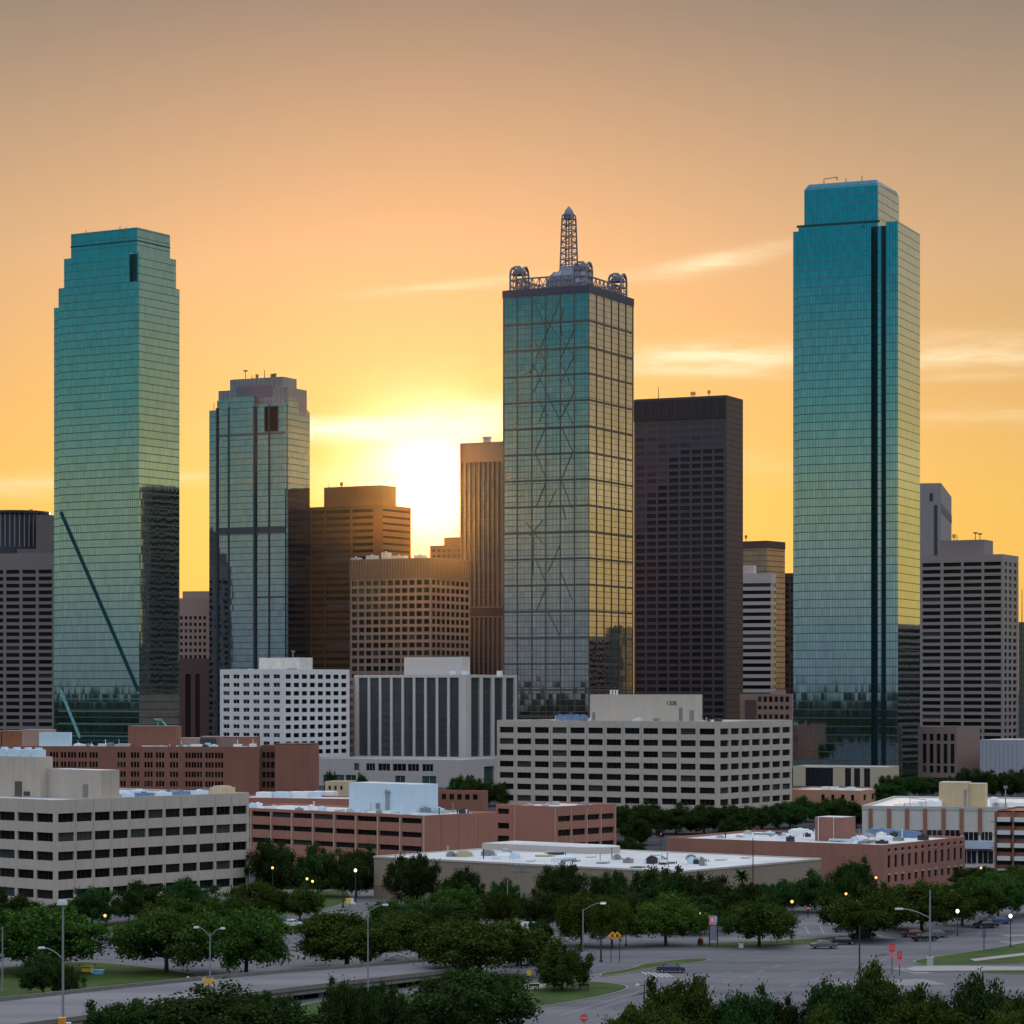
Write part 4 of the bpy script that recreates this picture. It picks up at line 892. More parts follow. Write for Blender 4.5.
def taupe_hall():
    b = Bld('exhibition_hall', 'wide low taupe brick hall with a flat white roof behind the front trees', 'hall', 680, 374, 821, 545, 38, 872.5)
    H = b.H; Lw, Rw = b.Lw, b.Rw
    m = MB(); m.box(-Lw, 0, 0, Rw, 2.9, H, 0, bottom=False); b.part(m, 'wall', [taupe])
    m = MB(); m.box(-Lw-.06, .06, -.06, Rw+.06, 0, 2.9, 0, bottom=False); b.part(m, 'plinth', [taupe_lo])
    r = MB(); r.roof(-Lw-.12, .12, -.12, Rw+.12, H+.30, .22, .5, 0, 1); r.box(-Lw-.12, .12, -.12, -.003, H-.1, H+.297); r.box(.003, .12, -.003, Rw, H-.1, H+.297); b.part(r, 'roof', [mat('roof_edge', (.46, .42, .38), .7, .1), roofw])
    # raised rear roof with a rounded end
    x0, x1 = b.ux(482, Rw-16), b.ux(577, Rw-16); m = MB(); pts = [(x0, Rw-16), (x1, Rw-16)]
    for i in range(1, 10): t = -math.pi/2+math.pi*i/10; pts.append((x1+6*math.cos(t), Rw-10+6*math.sin(t)))
    pts += [(x1, Rw-4), (x0, Rw-4)]; m.prism(pts, H-.05, H+1.5, 0, 1); b.part(m, 'raised_roof', [mat('roof_edge', (.46, .42, .38), .7, .1), roofw])
    rr = random.Random(3)
    for px, py, w_, h in ((488, 856, 2.0, 1.0), (451, 857, 1.4, .8), (464, 857, 2.4, 1.0), (515, 858, .9, .8), (506, 852, 1.2, .7), (546, 852, 1.8, .9), (556, 855, 2.4, .6), (544, 857, 2.6, .5), (617, 860, 1.1, .9), (602, 864, 1.6, .4), (652, 864, 1.6, 1.3), (663, 865, 1.2, .5), (672, 864, .9, .4),
                         (691, 860, 1.5, .8), (700, 862, 2.0, .6), (702, 866, .8, 1.4), (638, 868, 2.2, .3), (720, 861, 1.4, .4), (745, 859, 1.2, .4), (575, 866-4, 1.0, .4), (530, 862, 1.0, .3), (655, 856, 1.6, .3), (590, 858, 1.3, .3)):
        D = (HC-H)*F/(py-YH); X = (px-512)/F*D; ddx, ddy = X-b.X, D-b.D
        lx, ly = ddx*b.c-ddy*b.s, ddx*b.s+ddy*b.c
        if not (-Lw+2 < lx < -1 and 1 < ly < Rw-2): continue
        m = MB(); d_ = w_*.6; m.box(lx-w_/2, lx+w_/2, ly-d_, ly+d_, H-.1, H+h)
        if h > .7: m.box(lx-w_*.4, lx+w_*.4, ly-d_*.7, ly+d_*.7, H+h+.002, H+h+.25); m.tube((lx, ly, H+h+.25), (lx, ly, H+h+.4), d_*.5, n=10)
        m.tube((lx+w_, ly+.3, H-.1), (lx+w_, ly+.3, H+.6), .12)
        b.part(m, 'rooftop_unit', [rr.choice([greyunit, metalg, mat('tan_vent', (.45, .38, .27), .8, .2), metald])])
    # ducts and ponding seams on the roof
    for i in range(5):
        m = MB(); y = 6+i*(Rw-12)/5; m.box(-Lw+6, -6, y-.12, y+.12, H-.06, H+.1); b.part(m, 'roof_seam', [mat('seam_grey', (.55, .56, .58), .7, .1)])
    clutter(b, 48, 22, -Lw+8, -6, 5, Rw-20, H+.05, .9)
taupe_hall()

def rose_block():
    b = Bld('brick_building', 'three storey rose brick building with narrow windows and a white roof on the right', 'office building', 884, 667, 965, 604, 34, 845)
    nR = 12
    rw = [(b.z(883), b.z(876)), (b.z(868.5), b.z(856)), (b.z(852.3), b.z(849.2))]
    b.block(brick3, roofw, (), bays(b.vy(881.5) if b.vy(881.5) > .5 else .8, b.Rw-.4, nR, .40), rw, rw, .35, panes=[pg, frm], bars=0, hbar=1, frame=.07)
    for i in range(nR):
        if i % 5 == 3: continue
        y = .8+(i+.5)*(b.Rw-1.2)/nR; m = MB(); m.box(.003, .1, y-.75, y+.75, b.z(853.2), b.z(852.6)); m.box(.003, .1, y-.7, y+.7, b.z(875.6)-.0, b.z(874.2)); b.part(m, 'sill', [mat('stone_sill', (.46, .36, .31), .8, .15)])
    y = 14; x1 = b.ux(842, y); x0 = b.ux(815, y); ye = b.vy(855.5, x1)
    m = MB(); m.box(x0, x1, y, ye, b.H-.9, b.z(817.5, x1, y), 0, top=1); ph = b.part(m, 'penthouse', [brick3, roofw])
    m = MB(); m.tube((x0+1, y-.2, b.H-.9), (x0+1, y-.2, b.H+5), .14); m.tube((x1-2, y-.2, b.H-.9), (x1-2, y-.2, b.H+5), .1); m.build('downpipe', [frl], ph)
    rr = random.Random(11)
    for i, (px, y, w_, h, mt) in enumerate(((826, 40, 5, 1.8, whitem), (800, 44, 5, 1.4, whitem), (806, 38, 3, 1.1, whitem), (862, 17, 2.0, 1.3, whitem), (868, 24, 2.5, 1.5, greyunit), (872, 15, 1.6, 1.0, whitem), (881, 21, 2.2, 1.2, whitem), (866, 12, 1.2, .9, greyunit), (889, 26, 2.0, 1.0, whitem),
                                   (882, 42, 7, 2.0, bluem), (908, 46, 6, 1.7, bluem), (720, 12, 1.2, .6, greyunit), (740, 18, 1.0, .6, greyunit), (758, 14, 1.6, .5, whitem), (775, 24, 2.2, .5, greyunit), (790, 9, 1.2, .7, whitem), (857, 8, 1.4, .6, whitem))):
        x = b.ux(px, y)
        if y > b.Rw-3 or x > -1.5: 
            y = b.Rw-4; x = min(b.ux(px, y), -2-w_/2)
        m = MB(); m.box(x-w_/2, x+w_/2, y-1.2, y+1.2, b.H-.9, b.H-.9+h); m.box(x-w_*.4, x+w_*.4, y-.9, y+.9, b.H-.899+h, b.H-.9+h+.3); m.tube((x, y, b.H-.6+h), (x, y, b.H-.4+h), .6, n=10); b.part(m, 'rooftop_unit', [mt])
    clutter(b, 45, 26, -b.Lw+5, -4, 4, b.Rw-5, b.H-.45, 1.2)
rose_block()

# ================================================================== LOW BUILDINGS at right, middle distance
def right_low():
    b = Bld('civic_building', 'brown stone building with tall dark window slots below the mauve tower', 'office building', 957, 918, 980, 1405, 35, 727)
    b.block(mat('brown_stone', (.24, .165, .15), .85, .1, .5, streak=.12), roofg, bays(b.ux(921), -.6, 5, .56), (), [(b.z(773), b.z(766)), (b.z(764), b.z(744)), (b.z(741), b.z(734))], None, .6, panes=[pg, frm], bars=0, hbar=2)
    b = Bld('warehouse', 'blank blue grey metal clad block at the right edge below the mauve tower', 'warehouse', 1019, 980, 1045, 1385, 30, 740)
    m = MB(); m.box(-b.Lw, 0, 0, b.Rw, 0, b.H, 0, top=1); b.part(m, 'wall', [mat('blue_grey_cladding', (.33, .34, .39), .7, .06, .5, streak=.08), roofg])
    for i in range(9):
        m = MB(); x = -b.Lw+(i+.5)*b.Lw/9; m.box(x-.06, x+.06, -.08, -.003, 0, b.H-.3); b.part(m, 'cladding_seam', [metalg])
    b = Bld('office_block', 'low tan building with a dark glass bay at the foot of the tallest tower', 'office building', 888, 793, 899, 1275, 20, 767)
    b.block(mat('tan_stone', (.44, .37, .27), .85, .1, .5, streak=.1), roofw, [(b.ux(805.5), b.ux(833)), (b.ux(845), b.ux(851)), (b.ux(854), b.ux(860)), (b.ux(864), b.ux(870))], (), [(b.z(788), b.z(768.5))], None, .5, panes=[pgb2, frm], bars=5, hbar=2, frame=.12)
    b = Bld('brick_building', 'low orange brick building with a pale roof beyond the tree belt', 'office building', 860, 785, 885.5, 1065, 25, 790.5)
    b.block(mat('orange_brick', (.46, .25, .17), .9, .12, 1, streak=.1), roofw, bays(b.ux(818), -1, 4, .34), bays(1, b.Rw-1, 3, .3), [(b.z(801), b.z(795))], None, .4, panes=[pg, frm], bars=0)
    for px in (826, 834, 851):
        m = MB(); x = b.ux(px, 6); m.box(x-1.5, x+1.5, 5, 7, b.H-.9, b.H+1.1); b.part(m, 'rooftop_unit', [whitem])
    # white panelled block with brick piers
    b = Bld('commercial_building', 'white panelled building with brick piers and a tan rooftop box on the right', 'office building', 1075, 862, 1090, 690, 15, 810)
    zt, zm = b.z(812), b.z(832)
    m = MB(); m.box(-b.Lw, 0, .3, b.Rw, 0, b.H, 0, bottom=False); b.part(m, 'wall', [mat('warm_white_panel', (.56, .53, .49), .8, .06, .5, streak=.1)])
    r = MB(); r.roof(-b.Lw-.1, .1, .2, b.Rw+.1, b.H+.5, .8); r.box(-b.Lw-.1, .1, .2, .297, b.H-.5, b.H+.497); b.part(r, 'roof', [mat('fascia_grey', (.42, .43, .42), .7, .1), roofw])
    for px in (870.5, 889, 907, 925, 943.5, 961.5, 980):
        m = MB(); x = b.ux(px, 0); m.box(x-.5, x+.5, .02, .297, b.z(834, x), b.z(808.5, x)); b.part(m, 'brick_pier', [brick3])
    for pa, pc, ya, yb_ in ((900, 906, 830, 840), (909, 924, 830, 840), (927, 942, 830, 840), (945, 960, 830, 840), (964, 978, 832, 840), (981, 992, 832, 840), (962, 976, 851, 863), (978, 993, 851, 863)):
        m = MB(); xa, xb = b.ux(pa, 0), b.ux(pc, 0); m.box(xa, xb, .12, .297, b.z(yb_, xa), b.z(ya, xa), 0)
        for j in range(1, 3): xx = xa+(xb-xa)*j/3; m.box(xx-.05, xx+.05, .08, .117, b.z(yb_, xa), b.z(ya, xa), 1)
        b.part(m, 'window', [pgb2, frl])
    m = MB(); m.box(b.ux(963, -1), b.ux(993, -1), -1.2, .297, b.z(850), b.z(842.5)); b.part(m, 'balcony', [mat('pale_blue_rail', (.42, .50, .62), .6, .15)])
    y = 9; x1, x0 = b.ux(968, y), b.ux(939, y); m = MB(); m.box(x0, x1, y, y+9, b.H-.3, b.z(782.5, x1, y), 0, top=1); ph = b.part(m, 'penthouse', [mat('ochre_panel', (.50, .39, .24), .85, .1, .5, streak=.15), roofg])
    m = MB(); m.box(x1+.003, b.ux(985, y+1), y+1, y+8, b.H-.3, b.z(782.5, x1, y)-.3, 0, top=1); b.part(m, 'penthouse', [mat('ochre_panel', (.50, .39, .24), .85, .1, .5, streak=.15), roofg])
    m = MB(); xx = b.ux(965.3, y); m.box(xx-.35, xx+.35, y-.1, y-.003, b.H, b.z(790, x1, y)); m.build('door', [metalg], ph)
    for px, w_, h in ((914, 5, 1.2), (930, 6, 1.6), (1000, 4, 1.2), (1012, 9, 1.5), (994, 2, 2.5), (900, 3, .8)):
        m = MB(); x = b.ux(px, 7); m.box(x-w_/2, x+w_/2, 6, 9, b.H-.3, b.H+h); m.tube((x, 7.5, b.H+h), (x, 7.5, b.H+h+.3), .7, n=10); b.part(m, 'rooftop_unit', [whitem])
    m = MB(); x = b.ux(1005.5, 5); m.tube((x, 5, b.H-.3), (x, 5, b.H+5.5), .16); m.box(x-.5, x+.5, 4.7, 5.3, b.H+5.1, b.H+5.7); b.part(m, 'mast', [polem])
    m = MB(); xa, xb = b.ux(910, 5), b.ux(926, 5); m.beam((xa, 5, b.H), (xa, 5, b.H+2.4), .1); m.beam((xa, 5, b.H+2.4), (xb, 5, b.H+2.0), .1); m.beam((xb, 5, b.H), (xb, 5, b.H+2.0), .1); b.part(m, 'pipe_frame', [polem])
    # brick balcony building
    b = Bld('apartment_building', 'brick apartment building with white balcony bands at the right edge', 'apartment building', 1050, 995, 1070, 640, 22, 813)
    m = MB(); m.box(-b.Lw, 0, 0, b.Rw, 0, b.H, 0, bottom=False); b.part(m, 'wall', [brick])
    r = MB(); r.roof(-b.Lw, 0, 0, b.Rw, b.H+.4, .7); b.part(r, 'roof', [brick, roofg])
    for i in range(5):
        zt = b.z(817.5+12.9*i, -b.Lw)
        m = MB(); m.box(-b.Lw+.5, -.3, -.1, -.003, zt-1.9, zt-.95, 0); b.part(m, 'window', [pgb2, frm])
        for j in range(3):
            xa = -b.Lw+.7+j*(b.Lw-1)/3; m = MB(); m.box(xa, xa+(b.Lw-1)/3-.9, -.9, -.003, zt-.9, zt+.1, 0); b.part(m, 'balcony', [mat('balcony_white', (.62, .62, .62), .6, .15)])
        m = MB(); m.box(-b.Lw-.9, -.1, -1.0, -.003, zt-1.02, zt-.92, 0); b.part(m, 'balcony_slab', [metald])
    for i in range(4):
        m = MB(); x = -b.Lw+.05+i*(b.Lw-.4)/3; m.box(x, x+.45, -.95, -.0035, 0, b.H+.2); b.part(m, 'brick_pier', [brick])
right_low()

# ================================================================== unseen city blocks added only to be mirrored in the glass of the towers
for i, (x, y, w_, d, h, mt) in enumerate(((398, 1560, 70, 120, 86, mauve), (520, 1720, 60, 60, 96, brownc), (330, 1500, 40, 36, 70, darkc), (398, 1730, 60, 150, 82, pinkc), (300, 1240, 40, 50, 36, brick), (175.5, 1662, 13, 44, 187, darkc))):
    e = tag(empty('office_block', (x, y, 0), R(-25 if i in (2, 4) else -2 if i == 5 else 5)), ['broad mauve office block beyond the right edge, mirrored in the tall glass tower', 'tall brown office block beyond the right edge of the skyline', 'dark concrete block just past the right edge behind the sliver of glass', 'long pink office block past the right edge, mirrored low in the spired tower', 'low brick block past the right edge near the panelled building', 'dark tower hidden behind the tallest tower, mirrored in the side of the left glass tower'][i], 'office building')
    m = MB(); o = m.facade('F', 0, 0, w_, 0, h, bays(1, w_-1, int(w_/5), .7), rows(h-3, 4, 50, 2.2), .4); m.quad((w_,0,0),(w_,d,0),(w_,d,h),(w_,0,h)); m.quad((w_,d,0),(0,d,0),(0,d,h),(w_,d,h)); m.quad((0,d,0),(0,0,0),(0,0,h),(0,d,h)); m.build('wall', [mt], e)
    q_ = MB()
    for a, c_, p, r in o: q_.box(a, c_, .34, .4, p, r)
    for zz0, zz1 in rows(h-3, 4, 50, 2.2): q_.box(-.08, -.003, 1, d-1, zz0, zz1)
    tag(q_.build('window_grid', [pg], e), kind='stuff'); r = MB(); r.roof(0, w_, 0, d, h); r.build('roof', [mt, roofg], e)

# ================================================================== GROUND
def ground_mat(name, stops, scale, rough=.9, stretch=(1, 1, 1), fine=0.0, spec=.2):
    m = bpy.data.materials.new(name); m.use_nodes = True; t = NT(m.node_tree); b = t.n['Principled BSDF']
    tcn = t.new('ShaderNodeTexCoord'); v = t.vmul(tcn.outputs['Object'], stretch)
    n1 = t.noise(v, scale, 6, .6); c = t.ramp(n1, stops)
    if fine:
        n2 = t.noise(tcn.outputs['Object'], 3.0, 4, .7); s = t.new('ShaderNodeVectorMath', operation='SCALE'); t.put(s.inputs[0], c); t.put(s.inputs['Scale'], t.m('MULTIPLY_ADD', n2, 2*fine, 1-fine)); c = s.outputs[0]
    t.put(b.inputs['Base Color'], c); b.inputs['Roughness'].default_value = rough; b.inputs['Specular IOR Level'].default_value = spec
    return m
gm = ground_mat('city_ground', [(.3, (.006, .010, .006)), (.46, (.010, .013, .009)), (.58, (.018, .020, .018)), (.72, (.035, .036, .034))], .012, spec=0.0)
asph = ground_mat('asphalt', [(.28, (.052, .054, .063)), (.42, (.080, .081, .092)), (.55, (.103, .103, .113)), (.75, (.150, .148, .157))], .09, .85, (.16, 1.0, 1), .3)
asph2 = ground_mat('ramp_concrete', [(.28, (.092, .092, .104)), (.5, (.128, .127, .138)), (.75, (.175, .172, .18))], .09, .85, (.13, 1.2, 1), .3)
grassm = ground_mat('grass', [(.3, (.016, .036, .005)), (.5, (.028, .056, .008)), (.62, (.040, .066, .012)), (.78, (.062, .066, .022))], .16, .95, (1, 1, 1), .5)
kerbm = mat('kerb_concrete', (.19, .185, .175), .9, .15, 1.0)
pathm = mat('path_concrete', (.24, .23, .22), .9, .12, .6)
barm = mat('barrier_concrete', (.17, .155, .14), .9, .2, .5, streak=.25)
paint = mat('road_paint', (.27, .27, .27), .8, .45, .7)
m = MB(); N = 72
ringr = [0, 1500, 6000, 30000]
for a, c_ in zip(ringr, ringr[1:]):
    for i in range(N):
        t0, t1 = 2*math.pi*i/N, 2*math.pi*(i+1)/N
        p = [(a*math.cos(t0), a*math.sin(t0), 0), (c_*math.cos(t0), c_*math.sin(t0), 0), (c_*math.cos(t1), c_*math.sin(t1), 0), (a*math.cos(t1), a*math.sin(t1), 0)]
        if a == 0: m.poly([p[0], p[1], p[2]])
        else: m.quad(*p)
tag(m.build('ground', [gm]), kind='structure')
m = MB(); m.quad((-170, 330, .01), (190, 330, .01), (190, 620, .01), (-170, 620, .01)); tag(m.build('road', [asph]), kind='structure')
m = MB(); m.quad((-420, 640, .01), (420, 640, .01), (420, 1300, .01), (-420, 1300, .01)); tag(m.build('street', [ground_mat('street_asphalt', [(.3, (.035, .036, .04)), (.7, (.065, .065, .07))], .05, spec=0.0)]), kind='structure')

def ccw(pts):
    a = sum(p[0]*q_[1]-q_[0]*p[1] for p, q_ in zip(pts, pts[1:]+pts[:1]))
    return pts if a > 0 else pts[::-1]
def smooth_poly(pts, it=2):
    for _ in range(it):
        o = []
        for p, q_ in zip(pts, pts[1:]+pts[:1]):
            o += [(p[0]*.75+q_[0]*.25, p[1]*.75+q_[1]*.25), (p[0]*.25+q_[0]*.75, p[1]*.25+q_[1]*.75)]
        pts = o
    return pts
def lawn(pxs, mt=grassm, name='lawn', h=.13, it=2):
    pts = ccw(smooth_poly([g(*p)[:2] for p in pxs], it)); cx = sum(p[0] for p in pts)/len(pts); cy = sum(p[1] for p in pts)/len(pts)
    k_ = MB(); k_.prism(pts, .012, h, 0, bottom=False); kb = tag(k_.build('kerb', [kerbm]), kind='structure')
    # inset by a kerb width
    ins = []
    n = len(pts)
    for i in range(n):
        a, p, c_ = Vector(pts[i-1]), Vector(pts[i]), Vector(pts[(i+1) % n]); d = (c_-a).normalized(); nrm = Vector((-d.y, d.x)); ins.append(tuple(p+nrm*.32))
    m = MB(); m.poly([(*p, h+.02) for p in ins]); tag(m.build(name, [mt]), kind='structure')
lawn([(-30, 972), (60, 962), (120, 964), (188, 973), (206, 979), (120, 990), (60, 996), (-30, 1003)])
lawn([(448, 988), (500, 985), (560, 981), (610, 983), (636, 988), (598, 998), (545, 1007), (500, 1013), (440, 1034), (250, 1046), (284, 1004), (400, 996)])
lawn([(908, 962), (935, 957), (985, 950), (1060, 937), (1060, 963), (960, 966), (925, 966)])
lawn([(596, 974), (632, 969), (642, 964), (700, 958), (716, 961), (660, 967), (604, 978)])
lawn([(692, 944), (790, 941), (876, 934), (880, 938), (790, 947), (696, 949)])
lawn([(230, 910), (330, 889), (352, 892), (350, 903), (310, 914), (240, 918)])
lawn([(485, 922), (525, 908), (545, 912), (540, 925), (500, 930)])
lawn([(90, 934), (120, 922), (190, 926), (170, 936), (110, 938)])
lawn([(965, 972), (1060, 966), (1060, 974), (1000, 975)])
lawn([(640, 900), (860, 893), (870, 900), (640, 908)])
lawn([(260, 925), (300, 918), (350, 922), (345, 930), (280, 934)])
# far kerb band and pavement at the foot of the front buildings
lawn([(520, 985), (545, 983), (548, 989), (522, 991)], pathm, 'path', .16, 1)
lawn([(905, 968), (935, 966), (1060, 968), (1060, 971), (935, 972), (908, 972)], pathm, 'path', .14, 1)
m = MB(); A = [g(970, 960), g(1030, 953), g(1030, 955.5), g(975, 962)]; m.prism(ccw([a[:2] for a in A]), .1, .17); tag(m.build('path', [pathm]), kind='structure')

# painted lane marks and worn darker tyre tracks
def mark(p, q_, w_=.14, z=.022, mt=paint, name='lane_marking'):
    a, c_ = Vector(g(*p)[:2]), Vector(g(*q_)[:2]); d = (c_-a).normalized(); n = Vector((-d.y, d.x))*w_/2
    return [(*(a+n), z), (*(a-n), z), (*(c_-n), z), (*(c_+n), z)]
m = MB()
def dashes(p, q_, n, w_=.15, fill=.4):
    for i in range(n):
        t0, t1 = i/n, (i+fill)/n
        m.quad(*mark((p[0]+(q_[0]-p[0])*t0, p[1]+(q_[1]-p[1])*t0), (p[0]+(q_[0]-p[0])*t1, p[1]+(q_[1]-p[1])*t1), w_))
dashes((640, 1010), (790, 962), 9); dashes((700, 1012), (900, 955), 9); dashes((730, 955), (1020, 930), 14); dashes((880, 948), (1020, 925), 10)
dashes((560, 1016), (660, 985), 1, .12, 1); dashes((620, 945), (840, 936), 1, .12, 1); dashes((650, 930), (850, 922), 12); dashes((110, 955), (300, 958), 12)
for i in range(9): m.quad(*mark((700+i*15, 926.5), (704+i*15, 934), .12))
for i in range(5): m.quad(*mark((642+i*5.5, 972+i*.2), (652+i*5.5, 977+i*.2), .5))
tag(m.build('lane_marking', [paint]), kind='structure')
m = MB()
for p, q_, w_ in (((560, 1022), (700, 975), 1.0), ((590, 1022), (730, 972), .8), ((740, 962), (1020, 936), .8), ((760, 968), (1020, 941), .7), ((640, 958), (880, 941), .9), ((730, 985), (900, 952), .7), ((620, 1000), (690, 980), .5)):
    m.quad(*mark(p, q_, w_, .017))
tag(m.build('tyre_track', [mat('worn_asphalt', (.10, .10, .112), .8, .3, .3, stretch=(.3, 1, 1))]), kind='structure')

# sealed cracks, patches and joints in the asphalt
rr = random.Random(33); m = MB()
for i in range(70):
    x, y = rr.uniform(-110, 130), rr.uniform(365, 590); a = rr.choice([0, 0, math.pi/2, .35, .35])+rr.uniform(-.25, .25)
    for j in range(rr.randint(3, 9)):
        l = rr.uniform(1.5, 4); x2, y2 = x+l*math.cos(a), y+l*math.sin(a); nx, ny = -math.sin(a)*.07, math.cos(a)*.07
        m.quad((x-nx, y-ny, .0135), (x2-nx, y2-ny, .0135), (x2+nx, y2+ny, .0135), (x+nx, y+ny, .0135)); x, y = x2, y2; a += rr.uniform(-.3, .3)
tag(m.build('road_crack', [mat('crack_tar', (.045, .045, .05), .8, .2)]), kind='structure')
m = MB(); m2 = MB()
for i in range(34):
    x, y = rr.uniform(-110, 130), rr.uniform(365, 590); w_, d = rr.uniform(1.5, 9), rr.uniform(1.2, 5); c_, s_ = math.cos(.3), math.sin(.3)
    (m if i % 2 else m2).quad(*[(x+u*c_-v*s_, y+u*s_+v*c_, .0152) for u, v in ((-w_, -d), (w_, -d), (w_, d), (-w_, d))])
tag(m.build('road_patch', [mat('dark_patch', (.10, .10, .112), .85, .25, .5)]), kind='structure'); tag(m2.build('road_patch', [mat('pale_patch', (.165, .163, .172), .85, .25, .5)]), kind='structure')

# ------------------------------------------------------------------ raised ramp with concrete barriers
ZR = 1.7
far_ = [(-40, 1006), (0, 1001.5), (60, 995), (130, 987.5), (200, 980.5), (290, 972.5), (350, 968), (420, 962.5), (470, 957)]
near = [(-40, 1034), (0, 1029), (60, 1021.5), (130, 1011.5), (200, 1001.5), (290, 990), (350, 983), (420, 975), (470, 969)]
Fp = [g(*p, ZR)[:2] for p in far_]; Np = [g(*p, ZR)[:2] for p in near]
root = tag(empty('ramp', (0, 0, 0)), kind='structure')
m = MB()
for i in range(len(Fp)-1):
    a, c_, d, e = Np[i], Np[i+1], Fp[i+1], Fp[i]
    m.quad((*a, ZR), (*c_, ZR), (*d, ZR), (*e, ZR), 0); m.quad((*a, ZR-.9), (*c_, ZR-.9), (*c_, ZR), (*a, ZR), 1); m.quad((*d, 0), (*e, 0), (*e, ZR), (*d, ZR), 1); m.quad((*e, ZR-.9), (*d, ZR-.9), (*c_, ZR-.9), (*a, ZR-.9), 1)
tag(m.build('deck', [asph2, barm], root), kind='structure')
def barrier(P, off, zb, h, t):
    m = MB()
    for i in range(len(P)-1):
        a, c_ = Vector(P[i]), Vector(P[i+1]); d = (c_-a).normalized(); n = Vector((-d.y, d.x))
        a2, c2 = a+n*off, c_+n*off; pts = [tuple(a2), tuple(c2), tuple(c2+n*t), tuple(a2+n*t)]
        m.prism(pts, zb, zb+h)
    return m
tag(barrier(Fp, .05, ZR-.9, 1.45, .25).build('barrier', [barm], root), kind='structure'); tag(barrier(Np, -.3, ZR-.85, 1.30, .25).build('barrier', [barm], root), kind='structure')
tag(barrier(Np, -.36, ZR-.35, .16, .1).build('barrier_ledge', [mat('ledge_concrete', (.05, .045, .04), .9, .2, .5)], root), kind='structure')
m = MB()
for i in range(0, len(Np)-1):
    p = Vector(Np[i])*.5+Vector(Np[i+1])*.5; m.box(p.x-.4, p.x+.4, p.y+.5, p.y+1.3, 0, ZR-.903)
tag(m.build('pier', [barm], root), kind='structure')
m = MB()
for i in range(len(Fp)-1):
    a = Vector(Fp[i])*.5+Vector(Np[i])*.5; c_ = Vector(Fp[i+1])*.5+Vector(Np[i+1])*.5; d = (c_-a).normalized(); n = Vector((-d.y, d.x))*.07
    for s_ in range(3):
        p, q_ = a+(c_-a)*(s_/3), a+(c_-a)*((s_+.45)/3); m.quad((*(p+n), ZR+.006), (*(p-n), ZR+.006), (*(q_-n), ZR+.006), (*(q_+n), ZR+.006))
tag(m.build('lane_marking', [paint], root), kind='structure')

# ================================================================== TREES
def leaf_mat(name, c0, c1, c2):
    m = bpy.data.materials.new(name); m.use_nodes = True; t = NT(m.node_tree); t.n.clear()
    geo = t.new('ShaderNodeNewGeometry'); oi = t.new('ShaderNodeObjectInfo'); tcn = t.new('ShaderNodeTexCoord')
    nz = t.noise(tcn.outputs['Object'], .45, 3, .6)
    f = t.m('ADD', t.m('MULTIPLY', geo.outputs['Random Per Island'], .55), t.m('MULTIPLY', nz, .6))
    c = t.ramp(f, [(.15, c0), (.55, c1), (1.0, c2)])
    s = t.new('ShaderNodeVectorMath', operation='SCALE'); t.put(s.inputs[0], c); t.put(s.inputs['Scale'], t.m('MULTIPLY_ADD', oi.outputs['Random'], .7, .65))
    hs = t.new('ShaderNodeHueSaturation'); t.put(hs.inputs['Color'], s.outputs[0]); t.put(hs.inputs['Hue'], t.m('MULTIPLY_ADD', oi.outputs['Random'], .06, .465))
    d = t.new('ShaderNodeBsdfDiffuse'); tr = t.new('ShaderNodeBsdfTranslucent'); t.put(d.inputs[0], hs.outputs[0]); t.put(tr.inputs[0], hs.outputs[0])
    mx = t.new('ShaderNodeMixShader'); mx.inputs[0].default_value = .22; t.l.new(d.outputs[0], mx.inputs[1]); t.l.new(tr.outputs[0], mx.inputs[2])
    o = t.new('ShaderNodeOutputMaterial'); t.l.new(mx.outputs[0], o.inputs[0]); return m
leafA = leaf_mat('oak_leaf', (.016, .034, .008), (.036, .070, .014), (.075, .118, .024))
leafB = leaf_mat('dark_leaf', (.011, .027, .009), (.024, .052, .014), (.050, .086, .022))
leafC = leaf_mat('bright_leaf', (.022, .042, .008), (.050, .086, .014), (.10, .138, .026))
bark = mat('bark', (.075, .06, .05), .95, .3, 3.0)
W0, H0 = 12.0, 8.0
